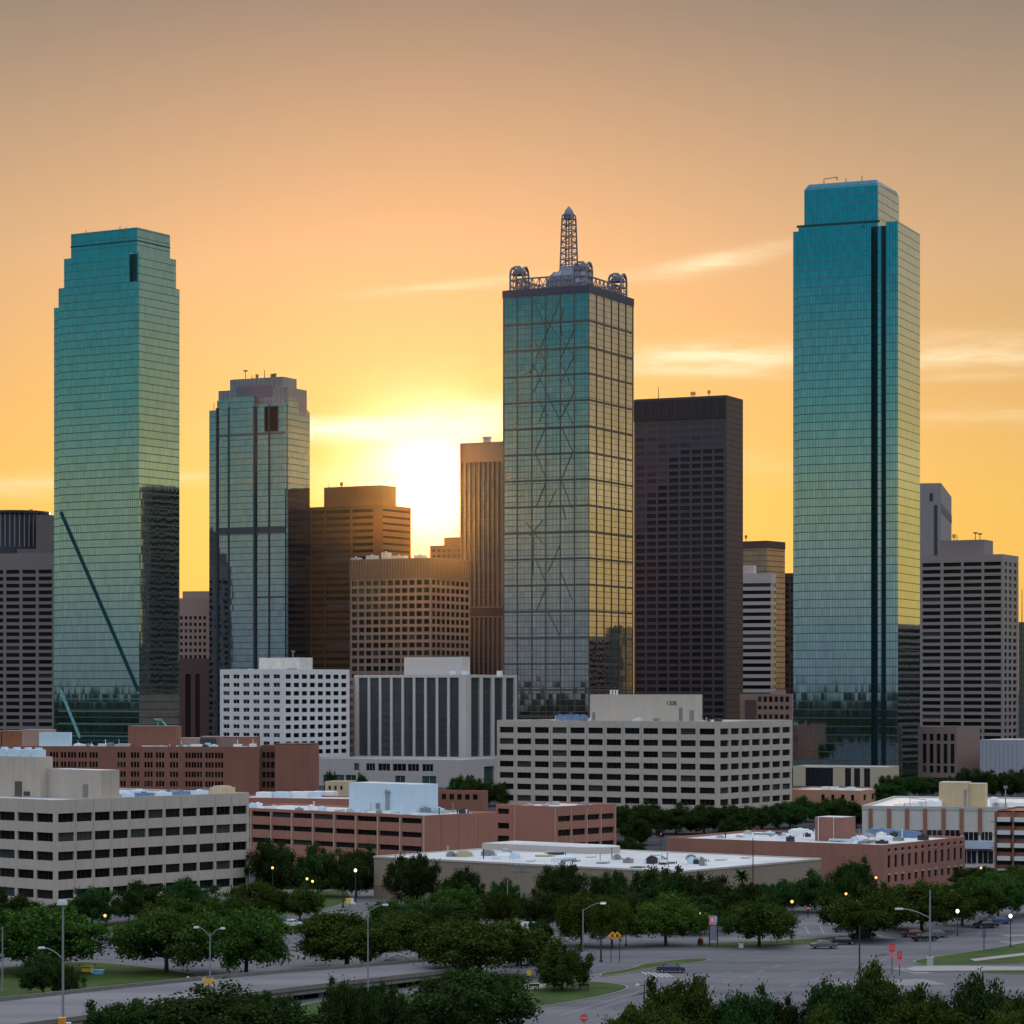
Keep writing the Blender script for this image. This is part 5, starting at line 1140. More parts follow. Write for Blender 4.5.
def crown(seed, kind, n_leaf):
    rs = np.random.RandomState(seed); n_big, n_sm = (13, 150)
    zb, zt = {'oak': (.30, .97), 'round': (.20, .98), 'shrub': (.03, .97)}[kind]
    # a few main boughs give the outline, each carrying many small ragged clumps
    big = []
    for i in range(n_big):
        a = 2.4*i+rs.uniform(-.6, .6); rr = math.sqrt((i+.4)/n_big)*.35*W0*rs.uniform(.8, 1.2); f = max(0., 1-(rr/(.47*W0))**2)
        top = H0*(zb+(zt-zb)*(.42+.58*f**.6)*rs.uniform(.85, 1.04)); big.append((rr*math.cos(a), rr*math.sin(a), top, W0*rs.uniform(.13, .21)))
    C = []
    for j in range(n_sm):
        bx, by, top, br = big[rs.randint(n_big)]
        d = rs.normal(size=3); d /= np.linalg.norm(d); k_ = rs.uniform(.4, .95); vz = max(1.2, (top-H0*zb)*.5)
        x, y, z = bx+d[0]*br*k_, by+d[1]*br*k_, top-vz+d[2]*vz*k_
        rad = math.hypot(x, y)/(.5*W0); z = max(z, H0*(zb+.10*(1-rad**2)*(kind != 'shrub')+rs.uniform(-.05, .03)))
        C.append((x, y, z, rs.uniform(.45, .95)))
    C = np.array(C); idx = rs.randint(0, n_sm, n_leaf); off = rs.normal(size=(n_leaf, 3))*np.array([.55, .55, .42])
    c = C[idx, :3]+off*C[idx, 3:4]
    lo, hi = np.percentile(c, .5, 0), np.percentile(c, 99.5, 0); ctr = (lo+hi)/2
    sx_ = W0/(hi[0]-lo[0]); sy_ = W0/(hi[1]-lo[1]); tz = H0*.985; z0 = H0*zb*.75
    c[:, 0] = (c[:, 0]-ctr[0])*sx_; c[:, 1] = (c[:, 1]-ctr[1])*sy_; c[:, 2] = z0+(c[:, 2]-lo[2])*(tz-z0)/(hi[2]-lo[2])
    CC = C.copy(); CC[:, 0] = (C[:, 0]-ctr[0])*sx_; CC[:, 1] = (C[:, 1]-ctr[1])*sy_; CC[:, 2] = z0+(C[:, 2]-lo[2])*(tz-z0)/(hi[2]-lo[2])
    nrm = off/np.linalg.norm(off, axis=1)[:, None]*.5+rs.normal(size=(n_leaf, 3))*.6; nrm[:, 2] += .25; nrm /= np.linalg.norm(nrm, axis=1)[:, None]
    t = np.cross(nrm, rs.normal(size=(n_leaf, 3))); t /= np.linalg.norm(t, axis=1)[:, None]; b_ = np.cross(nrm, t)
    sz = rs.uniform(.11, .24, n_leaf)[:, None]; asp = rs.uniform(.5, .9, n_leaf)[:, None]
    V = np.stack([c-t*sz, c-b_*sz*asp, c+t*sz, c+b_*sz*asp], 1).reshape(-1, 3)
    me = bpy.data.meshes.new('crown'); me.vertices.add(len(V)); me.vertices.foreach_set('co', V.ravel())
    me.loops.add(len(V)); me.loops.foreach_set('vertex_index', np.arange(len(V)))
    me.polygons.add(n_leaf); me.polygons.foreach_set('loop_start', np.arange(0, len(V), 4)); me.polygons.foreach_set('loop_total', np.full(n_leaf, 4))
    me.update(calc_edges=True); return me, CC[::9]
def trunk(seed, lob, kind):
    rs = random.Random(seed); m = MB(); h = H0*(.26 if kind == 'oak' else .24)
    m.tube((0, 0, -.3), (.05, .05, h*.5), .34, .27, 8); m.tube((.05, .05, h*.5), (0, .1, h), .27, .24, 8)
    for l in lob:
        mid = (l[0]*.45, l[1]*.45, h+(l[2]-h)*.55); m.tube((0, .1, h-.1), mid, .15, .09, 5); m.tube(mid, (l[0]*.9, l[1]*.9, l[2]), .09, .03, 4)
        if rs.random() < .6: m.tube(mid, (l[0]*.5+rs.uniform(-1, 1), l[1]*.5+rs.uniform(-1, 1), l[2]+.4), .05, .02, 4)
    return m.mesh('trunk', [bark])
PROTO = {}
for kd, sds, nleaf in (('oak', (1, 2, 3, 11), 26000), ('round', (4, 5, 6, 12), 26000), ('shrub', (7, 8), 14000)):
    for s_ in sds:
        me, lob = crown(s_, kd, nleaf); tm = trunk(s_, lob, kd); PROTO.setdefault(kd, []).append((me, tm))
MATD = {'a': leafA, 'b': leafB, 'c': leafC}
CR = {}
TR = random.Random(21)
def tree(px, yb, wpx, yt, label, kind='oak', leaf='a', group=None, name=None):
    D = HC*F/(yb-YH); X = (px-512)/F*D; wm = .96*wpx/F*D; hm = (yb-yt)/F*D
    i = TR.randrange(len(PROTO[kind])); me, tm = PROTO[kind][i]
    key = (kind, i, leaf)
    if key not in CR: c = me.copy(); c.materials.clear(); c.materials.append(MATD[leaf]); CR[key] = c
    r = tag(empty(name or {'oak': 'oak_tree', 'round': 'tree', 'shrub': 'shrub'}[kind], (X, D, 0), TR.uniform(0, 6.28)), label, 'shrub' if kind == 'shrub' else 'tree', group)
    r.scale = (wm/W0, wm/W0, hm/H0)
    for nme, data in (('trunk', tm), ('crown', CR[key])):
        o = bpy.data.objects.new(nme, data); COL.objects.link(o); o.parent = r
    return r
G1 = 'street trees in the foreground'
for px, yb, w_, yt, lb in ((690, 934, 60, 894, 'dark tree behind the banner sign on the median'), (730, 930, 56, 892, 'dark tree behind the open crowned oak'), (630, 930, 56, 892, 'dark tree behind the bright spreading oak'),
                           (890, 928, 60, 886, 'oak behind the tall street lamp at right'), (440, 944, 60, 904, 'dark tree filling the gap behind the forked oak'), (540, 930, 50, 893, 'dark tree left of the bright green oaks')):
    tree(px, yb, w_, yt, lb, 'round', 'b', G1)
for a in [
    # left
    (40, 973, 132, 908, 'broad oak on the left lawn behind the tall pole, crown running out of frame', 'oak', 'a'),
    (43, 997, 50, 957, 'small low oak on the left lawn in front of the broad one', 'oak', 'b'), (68, 997, 34, 966, 'dark bush on the left lawn right of the small oak', 'shrub', 'b'),
    (26, 935, 66, 896, 'tree behind the broad oak at the foot of the cream office block', 'round', 'b'), (-12, 930, 60, 892, 'tree cut by the left edge below the cream block', 'round', 'b'),
    (166, 973, 104, 911, 'oak with a bare trunk at the far side of the left lawn', 'oak', 'a'),
    (246, 977, 98, 910, 'spreading oak right of the double lamp, its trunk at the ramp edge', 'oak', 'a'),
    (92, 925, 52, 888, 'tree in front of the cream block, left of the gap with the drive', 'round', 'b'), (140, 922, 60, 883, 'dark tree against the middle of the cream block', 'round', 'b'), (190, 915, 54, 879, 'dark tree against the right end of the cream block', 'round', 'b'),
    (178, 938, 66, 898, 'mid green tree between the dark wall trees and the car park oak', 'oak', 'a'), (222, 930, 56, 894, 'mid green tree below the corner of the cream block', 'oak', 'a'),
    (258, 924, 60, 883, 'oak on the verge left of the lit street lamp', 'oak', 'a'), (300, 922, 44, 885, 'slim oak on the verge, its trunk standing clear of the white car', 'oak', 'a'),
    (275, 897, 52, 842, 'tree in front of the left end of the red brick building', 'round', 'b'), (318, 897, 56, 846, 'tree in front of the middle of the red brick building', 'round', 'b'), (356, 897, 54, 848, 'tree where the red brick building meets the taupe hall', 'round', 'b'),
    (347, 970, 112, 914, 'wide oak behind the ramp between the two tall poles', 'oak', 'a'),
    (412, 907, 50, 856, 'dark round tree with a clear trunk against the left wall of the taupe hall', 'round', 'b'), (465, 910, 44, 869, 'low round tree against the taupe hall wall right of the taller one', 'round', 'b'),
    (452, 930, 62, 887, 'rounded mid green tree in front of the taupe hall', 'round', 'a'), (398, 942, 60, 900, 'tree behind the wide oak, right of the double lamp', 'oak', 'a'), (420, 962, 76, 913, 'oak with a forked trunk beside the ramp end', 'oak', 'a'),
    (480, 978, 122, 923, 'large oak in the middle foreground hiding the end of the ramp', 'oak', 'a'), (521, 966, 50, 930, 'oak leaning on the right of the large middle oak', 'oak', 'b'),
    (506, 914, 36, 880, 'small tree by the plain pole in front of the hall', 'round', 'b'), (497, 926, 44, 894, 'pale green tree at the foot of the floodlight pole', 'round', 'a'), (541, 944, 30, 920, 'dark scrubby tree by the white van', 'round', 'b'),
    (562, 991, 56, 943, 'young round oak on the grass island beside the benches', 'round', 'a'),
    (559, 918, 50, 865, 'dark conical tree against the centre of the taupe hall', 'round', 'b'), (608, 920, 44, 873, 'round dark tree against the hall, right of the conical one', 'round', 'b'), (655, 924, 60, 868, 'tall dark tree at the corner of the taupe hall', 'round', 'b'), (702, 924, 66, 876, 'dark tree right of the hall corner', 'round', 'b'), (744, 919, 44, 884, 'low dark tree under the palm', 'round', 'b'),
    (582, 946, 66, 895, 'bright green oak behind the curved street lamp', 'oak', 'c'), (612, 948, 42, 899, 'bright green oak behind the orange signs', 'oak', 'c'),
    (666, 946, 76, 896, 'bright spreading oak with a dark trunk on the median', 'oak', 'c'), (759, 947, 72, 897, 'open crowned oak on the median with forked trunk', 'oak', 'a'),
    (808, 912, 50, 872, 'dark tree at the right end of the taupe hall', 'round', 'b'), (852, 910, 48, 860, 'tall dark tree at the corner of the rose brick building', 'round', 'b'), (776, 915, 40, 884, 'low tree in front of the right end of the taupe hall', 'round', 'b'),
    (858, 940, 94, 889, 'wide oak overhanging the parked dark cars', 'oak', 'a'), (922, 932, 84, 884, 'oak in front of the rose brick building, beside the tall lamp pole', 'oak', 'a'), (962, 926, 64, 878, 'oak with thick trunk along the right hand road', 'oak', 'a'), (998, 919, 60, 874, 'oak near the right edge beyond the road', 'oak', 'a'), (1032, 915, 60, 868, 'oak cut by the right edge beyond the road', 'oak', 'a'), (984, 892, 60, 868, 'tree below the brick balconies', 'round', 'b'), (1020, 890, 50, 866, 'tree at the right edge below the brick balconies', 'round', 'b'),
    # nearest row
    (205, 1056, 176, 990, 'big dark oak at the bottom left with its crown against the ramp', 'oak', 'b'), (130, 1062, 90, 1003, 'low dark oak at the bottom left corner of the big one', 'round', 'b'), (262, 1056, 76, 996, 'dark oak at the bottom, right shoulder of the big one', 'round', 'b'),
    (345, 1050, 52, 981, 'upright pointed tree at the bottom in front of the ramp', 'round', 'b'), (378, 1050, 50, 986, 'upright tree at the bottom right of the pointed one', 'round', 'b'),
    (468, 1046, 138, 974, 'largest spreading oak at the bottom centre', 'oak', 'b'), (440, 1052, 78, 998, 'low oak under the left side of the largest one', 'round', 'b'),
    (646, 1078, 76, 1013, 'bushy tree at the bottom just right of the dark lamp', 'round', 'a'), (690, 1074, 92, 981, 'tall bushy tree at the bottom with bright tips', 'round', 'a'), (742, 1074, 76, 990, 'bushy tree at the bottom in front of the wide road', 'round', 'b'), (782, 1072, 60, 999, 'lower bushy tree at the bottom beside the wide road', 'round', 'b'),
    (830, 1076, 84, 983, 'dense tree at the bottom right of the road gap', 'round', 'b'), (880, 1062, 84, 966, 'tallest dense tree at the bottom right beside the red signs', 'round', 'a'), (916, 1064, 60, 994, 'dense tree at the bottom filling the gap by the tall one', 'round', 'b'),
    (984, 1070, 92, 979, 'wide dark tree at the bottom right corner', 'round', 'b'), (1030, 1076, 70, 1001, 'dark tree cut by the bottom right corner', 'round', 'b'), (930, 1080, 110, 1003, 'bright low tree at the very bottom right', 'round', 'a'), (1010, 1085, 76, 1009, 'bright shrub like tree at the very bottom right corner', 'round', 'c'), (655, 1085, 90, 1006, 'low bright tree at the very bottom below the bushy ones', 'round', 'a'), (830, 1096, 80, 1009, 'lowest tree at the bottom between the two dense ones', 'round', 'a')]:
    tree(*a[:6], a[6], G1)
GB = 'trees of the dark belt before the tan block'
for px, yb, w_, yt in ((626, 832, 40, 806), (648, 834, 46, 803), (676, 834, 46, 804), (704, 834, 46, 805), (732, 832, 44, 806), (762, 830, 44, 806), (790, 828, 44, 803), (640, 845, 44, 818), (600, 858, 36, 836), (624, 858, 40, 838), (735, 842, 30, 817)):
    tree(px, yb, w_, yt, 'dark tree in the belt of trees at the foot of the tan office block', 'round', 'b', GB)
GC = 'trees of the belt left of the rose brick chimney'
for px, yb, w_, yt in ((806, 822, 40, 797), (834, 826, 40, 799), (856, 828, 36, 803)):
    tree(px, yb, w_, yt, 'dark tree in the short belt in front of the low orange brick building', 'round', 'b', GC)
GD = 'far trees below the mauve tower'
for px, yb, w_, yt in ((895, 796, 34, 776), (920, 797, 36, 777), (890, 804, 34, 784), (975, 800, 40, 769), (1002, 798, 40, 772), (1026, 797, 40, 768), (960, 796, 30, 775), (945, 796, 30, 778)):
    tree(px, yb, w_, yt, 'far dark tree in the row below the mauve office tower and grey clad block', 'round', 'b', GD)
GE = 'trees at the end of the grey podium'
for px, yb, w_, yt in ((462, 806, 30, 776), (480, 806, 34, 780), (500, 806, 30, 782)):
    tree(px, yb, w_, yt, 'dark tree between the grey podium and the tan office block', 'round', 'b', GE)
tree(330, 800, 14, 772, 'small tree at the left end of the grey podium', 'round', 'b'); tree(362, 798, 14, 774, 'small tree in front of the podium windows', 'round', 'b')
# palm
D = HC*F/(917-YH); pr = tag(empty('palm_tree', ((742-512)/F*D, D, 0)), 'fan palm with a slim trunk in front of the taupe hall', 'palm tree')
h = 48/F*D; m = MB(); m.tube((0, 0, -.2), (.15, 0, h*.5), .26, .2, 7); m.tube((.15, 0, h*.5), (0, 0, h*.85), .2, .18, 7); m.build('trunk', [bark], pr)
m = MB(); rs = random.Random(4)
for i in range(34):
    a = 2*math.pi*i/34*5.0; e0 = rs.uniform(-.5, 1.3); L_ = rs.uniform(1.5, 2.1); pts = []
    for s_ in range(6):
        t = s_/5; e = e0-1.1*t; r_ = L_*t; pts.append(Vector((math.cos(a)*r_*math.cos(e0*.6), math.sin(a)*r_*math.cos(e0*.6), h*.86+L_*t*math.sin(e0)-.55*t*t)))
    sd2 = Vector((-math.sin(a), math.cos(a), 0))
    for s_ in range(5):
        w0, w1 = .09+.3*math.sin(math.pi*s_/5.2), .09+.3*math.sin(math.pi*(s_+1)/5.2)
        for sg in (-1, 1): m.quad(tuple(pts[s_]), tuple(pts[s_]+sd2*w0*sg-Vector((0, 0, .1))), tuple(pts[s_+1]+sd2*w1*sg-Vector((0, 0, .1))), tuple(pts[s_+1]))
m.build('crown', [leafB], pr)

# ================================================================== LAMPS, POLES, SIGNS
def at(px, yb): 
    D = HC*F/(yb-YH); return (px-512)/F*D, D, F/D
lampw = emis('lit_lamp', (1.0, .93, .80), 1.6); lampo = emis('lit_sodium_lamp', (1.0, .50, .16), 1.8); redl = emis('red_signal', (1.0, .10, .04), 2.0)
def lamp(px, yb, yt, label, arms=(), r=.15, m_=None, name='street_lamp', head=None, base=False, lit=False):
    """pole with curved arms: (dx px, y px where the arm leaves the pole, y px of the luminaire)"""
    m_ = m_ or polem; X, D, s_ = at(px, yb); e = tag(empty(name, (X, D, 0)), label, 'street lamp' if name == 'street_lamp' else 'pole')
    h = (yb-yt)/s_; m = MB(); m.tube((0, 0, -.1), (0, 0, h), r*1.15, r*.75, 10); m.tube((0, 0, 0), (0, 0, .35), r*2, r*1.8, 10); m.build('pole', [m_], e)
    for dxp, ya, yl in arms:
        x1, za, zl = dxp/s_, (yb-ya)/s_, (yb-yl)/s_; m = MB(); pr_ = (0, 0, za)
        for i in range(1, 7):
            t = i/6; p = (x1*t*.9, 0, za+(zl-za)*math.sin(t*math.pi/2)); m.tube(pr_, p, r*.5, r*.42, 6); pr_ = p
        m.build('arm', [m_], e)
        m = MB(); xa, xb = sorted((x1*.86, x1*1.06+(.35 if x1 > 0 else -.35))); n = 8
        m.box(xa, xb, -.2, .2, zl-.1, zl+.1); m.box(xa+.1, xb-.1, -.15, .15, zl+.1, zl+.17); lum = m.build('luminaire', [mat('luminaire_grey', (.62, .64, .65), .5, .05)], e)
        if lit: m = MB(); m.box(xa+.1, xb-.1, -.16, .16, zl-.16, zl-.103); m.build('lens', [lampw], lum)
    if head == 'box': m = MB(); m.box(-.75, .5, -.35, .35, h-.25, h+.2); m.box(-.6, .35, -.28, .28, h+.2, h+.4); m.build('luminaire', [mat('luminaire_grey', (.62, .64, .65), .5, .05)], e)
    if head == 'tee': m = MB(); m.box(-.3, .95, -.2, .2, h-.12, h+.12); m.box(-.3, -.2, -.2, .2, h-.2, h-.12); m.build('luminaire', [mat('luminaire_grey', (.62, .64, .65), .5, .05)], e)
    if head == 'globe': m = MB(); m.lathe([(.05, -.05), (.22, .05), (.34, .3), (.28, .55), (.05, .7)], 12, 0, (0, 0, h)); m.build('globe', [lampw], e)
    if head == 'sodium': m = MB(); m.lathe([(.05, -.05), (.2, .05), (.28, .25), (.2, .45), (.05, .5)], 12, 0, (0, 0, h)); m.build('globe', [lampo], e)
    if head == 'flood':
        m = MB(); m.box(-1.5, 1.5, -.12, .12, h-.9, h-.7); m.box(-1.2, 1.2, -.12, .12, h-.1, h+.1); m.build('crossarm', [metalg], e)
        for i, (x, z) in enumerate(((-1.3, h-.5), (-.45, h-.5), (.45, h-.5), (1.3, h-.5), (-1.0, h+.4), (0, h+.4), (1.0, h+.4))):
            m = MB(); m.box(x-.3, x+.3, -.3, .1, z-.25, z+.25); m.box(x-.2, x+.2, .1, .3, z-.15, z+.15); m.build('floodlight', [metalg], e)
    if base: m = MB(); m.box(-.45, .45, -.45, .45, 0, 1.3); m.box(-.5, .5, -.5, .5, 1.3, 1.45); m.build('base', [mat('pale_base', (.40, .43, .43), .8, .1)], e)
    return e
lamp(63, 1036, 903, 'tall grey pole with a curved left arm beside the orange cabinet', [(-21, 959, 948)], .16, head='box')
lamp(2.5, 992, 927, 'plain slim pole at the left edge of the lawn', r=.11, name='pole')
lamp(210, 1013, 933, 'double armed street lamp at the ramp edge with orange signs', [(-13, 937, 927.5), (12, 937, 928.5)], .11)
lamp(368, 994.5, 912, 'double armed street lamp on the ramp right of the thick pole', [(-14, 912, 903.5), (17, 912, 905)], .12)
lamp(347.5, 968, 906, 'thick tapered grey pole behind the ramp', r=.30, name='pole')
lamp(355.5, 903, 872, 'dark post with a bright white globe in front of the brick building', r=.13, m_=metald, head='globe')
lamp(343, 908, 887, 'short dark post beside the yellow sign', r=.16, m_=metald, name='pole')
lamp(521.5, 922, 868, 'floodlight pole with a cluster of lamps in front of the hall', r=.19, head='flood', name='floodlight_pole')
lamp(507.5, 924, 880, 'slim bare pole left of the floodlight pole', r=.13, name='pole')
lamp(583, 952, 909, 'street lamp with one curved arm reaching right, in front of the bright oaks', [(20, 911, 903)], .13, lit=True)
lamp(626, 946, 925, 'short lit lamp post right of the orange signs', [(0.6, 926, 924.5)], .09, m_=metald, lit=True)
lamp(644.5, 1010, 985, 'short dark lamp post at the bottom beside the wide road', [(-6, 986, 985)], .10, m_=metald)
lamp(753, 916, 838, 'tall dark mast right of the palm', r=.12, m_=metald, name='pole')
lamp(836, 910, 880, 'pale lamp pole with a flat head before the tall dark tree', r=.14, head='tee')
lamp(930, 966, 890, 'tall grey street lamp with a long left arm at the right grass triangle', [(-31, 918, 909)], .17, base=True)
lamp(859.5, 975, 926, 'dark pole standing at the near side of the wide road', r=.14, m_=metald, name='pole')
lamp(1010.5, 948, 918, 'small lamp post with a white globe on the right grass', r=.09, m_=metald, head='globe')
lamp(601, 962, 936, 'dark post with a wide foot left of the orange signs', r=.16, m_=metald, name='pole')
lamp(957.5, 936, 913, 'short lamp with a white globe under the right hand oaks', r=.08, m_=metald, head='globe')
lamp(902, 910, 896, 'white globe lamp glowing in the oaks left of the tall lamp', r=.08, m_=metald, head='globe')
for px, yb, yt, lb in ((272.5, 900, 869, 'orange sodium lamp glowing under the trees by the red brick building, leftmost'), (307, 903, 880, 'orange sodium lamp low under the brick building trees, middle one'), (312.5, 905, 882.5, 'orange sodium lamp low under the brick building trees, rightmost'),
                   (211, 896, 880, 'orange lamp at the foot of the right end of the cream block'), (792, 944, 903, 'orange lamp on a dark post over the median by the open oak'), (846, 912, 895, 'orange lamp above the wide oak near the pale lamp pole'), (876, 908, 879, 'orange lamp before the corner of the rose brick building'), (981, 892, 869, 'orange lamp below the white panelled building'), (105, 932, 917, 'small orange lamp at the foot of the cream block')):
    lamp(px, yb, yt, lb, r=.08, m_=metald, head='sodium')

def board(e, name, x0, x1, z0, z1, m_, y=-.06, t=.05):
    m = MB(); m.box(x0, x1, y-t, y, z0, z1); return m.build(name, [m_], e)
orange = mat('orange_sign', (.85, .34, .02), .6, .05); redp = mat('red_sign', (.70, .06, .06), .6, .05); yel = mat('yellow_sign', (.80, .55, .06), .6, .05); wht = mat('white_sign', (.75, .75, .75), .6, .05); blu = mat('blue_sign', (.10, .24, .55), .6, .05); pinkp = mat('pink_sign', (.75, .20, .22), .6, .06)
def txt(e, body, size, loc, m_):
    fc = bpy.data.curves.new('lettering', 'FONT'); fc.body = body; fc.size = size; fc.extrude = .01; fc.align_x = 'CENTER'; fc.align_y = 'CENTER'
    o = bpy.data.objects.new('lettering', fc); COL.objects.link(o); o.parent = e; o.location = loc; o.rotation_euler = (R(90), 0, 0); fc.materials.append(m_); solid(o)
# orange diamonds on two posts
X, D, s_ = at(615, 962); e = tag(empty('road_sign', (X, D, 0)), 'pair of orange diamond road signs on two dark posts at the junction', 'road sign')
for x in (-4/s_, 4.5/s_): m = MB(); m.tube((x, 0, -.1), (x, 0, 27/s_), .07, n=6); m.build('post', [metald], e)
for x in (-2.6/s_, 2.2/s_):
    m = MB(); c = 26.5/s_; r = .72; m.prism([(x-r, -.0), (x, -r), (x+r, 0), (x, r)], 0, .05); o = m.build('panel', [orange], e); o.rotation_euler.x = R(90); o.location = (0, -.1-(.06 if x > 0 else 0), c)
    m = MB(); m.box(x-.16, x+.16, -.20-(.06 if x > 0 else 0), -.156-(.06 if x > 0 else 0), c-.25, c+.25); m.build('symbol', [metald], e)
# stop sign
X, D, s_ = at(584, 1040); e = tag(empty('stop_sign', (X, D, 0)), 'red octagonal stop sign at the bottom centre beside the road', 'road sign')
m = MB(); m.tube((0, 0, -.1), (0, 0, 26/s_), .05, n=6); m.build('post', [polem], e)
m = MB(); m.prism([(.52*math.cos(math.pi/8+i*math.pi/4), .52*math.sin(math.pi/8+i*math.pi/4)) for i in range(8)], 0, .03); o = m.build('panel', [redp], e); o.rotation_euler.x = R(90); o.location = (0, -.07, 22/s_)
txt(e, 'STOP', .36, (0, -.12, 22/s_), wht)
# banner sign with two posts
X, D, s_ = at(713, 948); e = tag(empty('banner_sign', (X, D, 0)), 'red and pale blue banner sign between dark posts on the median', 'sign')
for x in (-3.5/s_, 4.5/s_): m = MB(); m.tube((x, 0, -.1), (x, 0, 36/s_ if x > 0 else 33/s_), .1, n=6); m.build('post', [metald], e)
board(e, 'panel', -4.2/s_, 1.2/s_, 23/s_, 32.5/s_, pinkp, -.12); board(e, 'panel', 1.3/s_, 4/s_, 23/s_, 32/s_, mat('pale_blue_sign', (.45, .50, .68), .6, .1), -.12); board(e, 'symbol', -1.8/s_, .4/s_, 26/s_, 30/s_, wht, -.18, .02); board(e, 'panel', -3/s_, 3.6/s_, 8/s_, 22/s_, mat('faded_panel', (.22, .23, .29), .6, .1), -.12)
X, D, s_ = at(700.5, 945); e = tag(empty('road_sign', (X, D, 0)), 'round red sign low on a post left of the banner sign', 'road sign')
m = MB(); m.tube((0, 0, -.1), (0, 0, 31/s_), .06, n=6); m.build('post', [metald], e); m = MB(); m.lathe([(.02, 0), (.5, 0), (.55, .12), (.5, .8), (.3, 1.1), (.02, 1.15)], 12, 0, (0, 0, .1)); m.build('drum', [mat('dark_red_drum', (.28, .05, .035), .6, .1)], e); m = MB(); m.lathe([(.02, 0), (.18, .05), (.2, .25), (.02, .4)], 10, 0, (0, 0, 30/s_)); m.build('lamp', [lampw], e)
# two red signs by the near tree
for px, yt, lb, w_ in ((892, 944, 'taller red rectangular sign poking above the tree at right', 5.5), (899.5, 951, 'shorter red sign beside the taller red one above the tree', 5)):
    X, D, s_ = at(px, 975); e = tag(empty('road_sign', (X, D, 0)), lb, 'road sign'); h = (975-yt)/s_
    m = MB(); m.tube((0, 0, -.1), (0, 0, h-.1), .06, n=6); m.build('post', [metald], e); board(e, 'panel', -w_/2/s_, w_/2/s_, h-8/s_, h, redp); board(e, 'symbol', -w_/3.4/s_, w_/3.4/s_, h-5.4/s_, h-4.2/s_, pinkp, -.115, .02); board(e, 'symbol', -w_/3.4/s_, w_/3.4/s_, h-3/s_, h-2/s_, pinkp, -.115, .02)
    board(e, 'panel', -w_/2/s_*.9, w_/2/s_*.9, h-14/s_, h-9/s_, pinkp)
# right verge sign
X, D, s_ = at(984, 951); e = tag(empty('road_sign', (X, D, 0)), 'narrow dark sign on a post on the right grass verge', 'road sign')
m = MB(); m.tube((0, 0, -.1), (0, 0, 22/s_), .08, n=6); m.build('post', [metald], e); board(e, 'panel', -2/s_, 2/s_, 13/s_, 22/s_, mat('purple_sign', (.16, .12, .20), .6, .1))
# yellow sign by the short dark post
X, D, s_ = at(350, 908); e = tag(empty('road_sign', (X, D, 0)), 'yellow and white sign on the verge beside the short dark post', 'road sign')
m = MB(); m.tube((0, 0, -.1), (0, 0, 9/s_), .06, n=6); m.build('post', [metald], e); board(e, 'panel', -4/s_, .5/s_, 4.5/s_, 10/s_, yel); board(e, 'panel', .6/s_, 3.6/s_, 4.5/s_, 10/s_, wht)
# warning signs at the double lamp
X, D, s_ = at(209, 1013.5); e = tag(empty('road_sign', (X, D-.4, 0)), 'cluster of amber warning plates at the foot of the double armed lamp', 'road sign')
m = MB(); m.tube((0, 0, -.1), (0, 0, 36/s_), .06, n=6); m.build('post', [metald], e)
for x, z, a in ((-4, 34.5, 20), (0, 33, -15), (4, 34, 10), (-3, 30.5, 40), (3.5, 30.5, 30)):
    m = MB(); m.box(-.32, .32, -.03, 0, -.3, .3); o = m.build('panel', [mat('amber_plate', (.72, .45, .14), .6, .1)], e); o.location = (x/s_, -.15-.04*abs(x), z/s_); o.rotation_euler = (0, R(a+45), 0)
# orange cabinet and white box at the tall pole
X, D, s_ = at(62, 1037.5); e = tag(empty('utility_cabinet', (X, D, .95)), 'orange yellow cabinet at the foot of the tall pole', 'cabinet')
m = MB(); m.tube((0, 0, -.95), (0, 0, .01), .2, n=8); m.build('post', [polem], e); m = MB(); m.box(-.42, .42, -.35, .35, 0, 1.55); m.build('body', [mat('orange_cabinet', (.75, .36, .03), .5, .08)], e); m = MB(); m.box(-.47, .47, -.4, .4, 1.552, 1.65); m.build('lid', [mat('orange_cabinet', (.75, .36, .03), .5, .08)], e); m = MB(); m.box(-.34, .34, -.375, -.352, .2, 1.4); m.build('door', [mat('dark_orange', (.55, .25, .03), .5, .08)], e)
X, D, s_ = at(68.5, 1037.5); e = tag(empty('utility_box', (X, D, .8)), 'small white box on a short post right of the orange cabinet', 'box')
m = MB(); m.tube((0, 0, -.8), (0, 0, .75), .06); m.build('post', [polem], e); m = MB(); m.box(-.3, .3, -.2, .2, .75, 1.1); m.build('body', [whitem], e); m = MB(); m.box(-.33, .33, -.23, .23, 1.102, 1.15); m.build('lid', [whitem], e)
# play booth on the left lawn
X, D, s_ = at(87, 975); e = tag(empty('kiosk', (X, D, 0)), 'small yellow and white kiosk board on the left lawn', 'kiosk')
for x in (-.7, .7): m = MB(); m.tube((x, 0, 0), (x, 0, 1.3), .06); m.build('leg', [metald], e)
board(e, 'panel', -.85, .6, .55, 1.35, yel); board(e, 'panel', .62, 1.0, .3, 1.25, wht); m = MB(); m.box(-.95, 1.05, -.5, .3, 1.352, 1.45); m.build('canopy', [yel], e)
X, D, s_ = at(98.5, 975); e = tag(empty('recycling_container', (X, D, 0)), 'blue container on the left lawn beside the yellow kiosk', 'container')
m = MB(); m.prism([(-.8, -.4), (.8, -.4), (.9, .4), (-.9, .4)], .12, .75); m.build('body', [mat('sky_blue_paint', (.16, .42, .58), .5, .1)], e); m = MB(); m.prism([(-.9, -.45), (.9, -.45), (1.0, .45), (-1.0, .45)], .752, .85); m.build('lid', [mat('pale_sky_paint', (.35, .58, .70), .5, .1)], e)
for x in (-.6, .6): m = MB(); m.tube((x, -.42, .12), (x, .42, .12), .11, n=10); m.build('wheel', [metald], e)
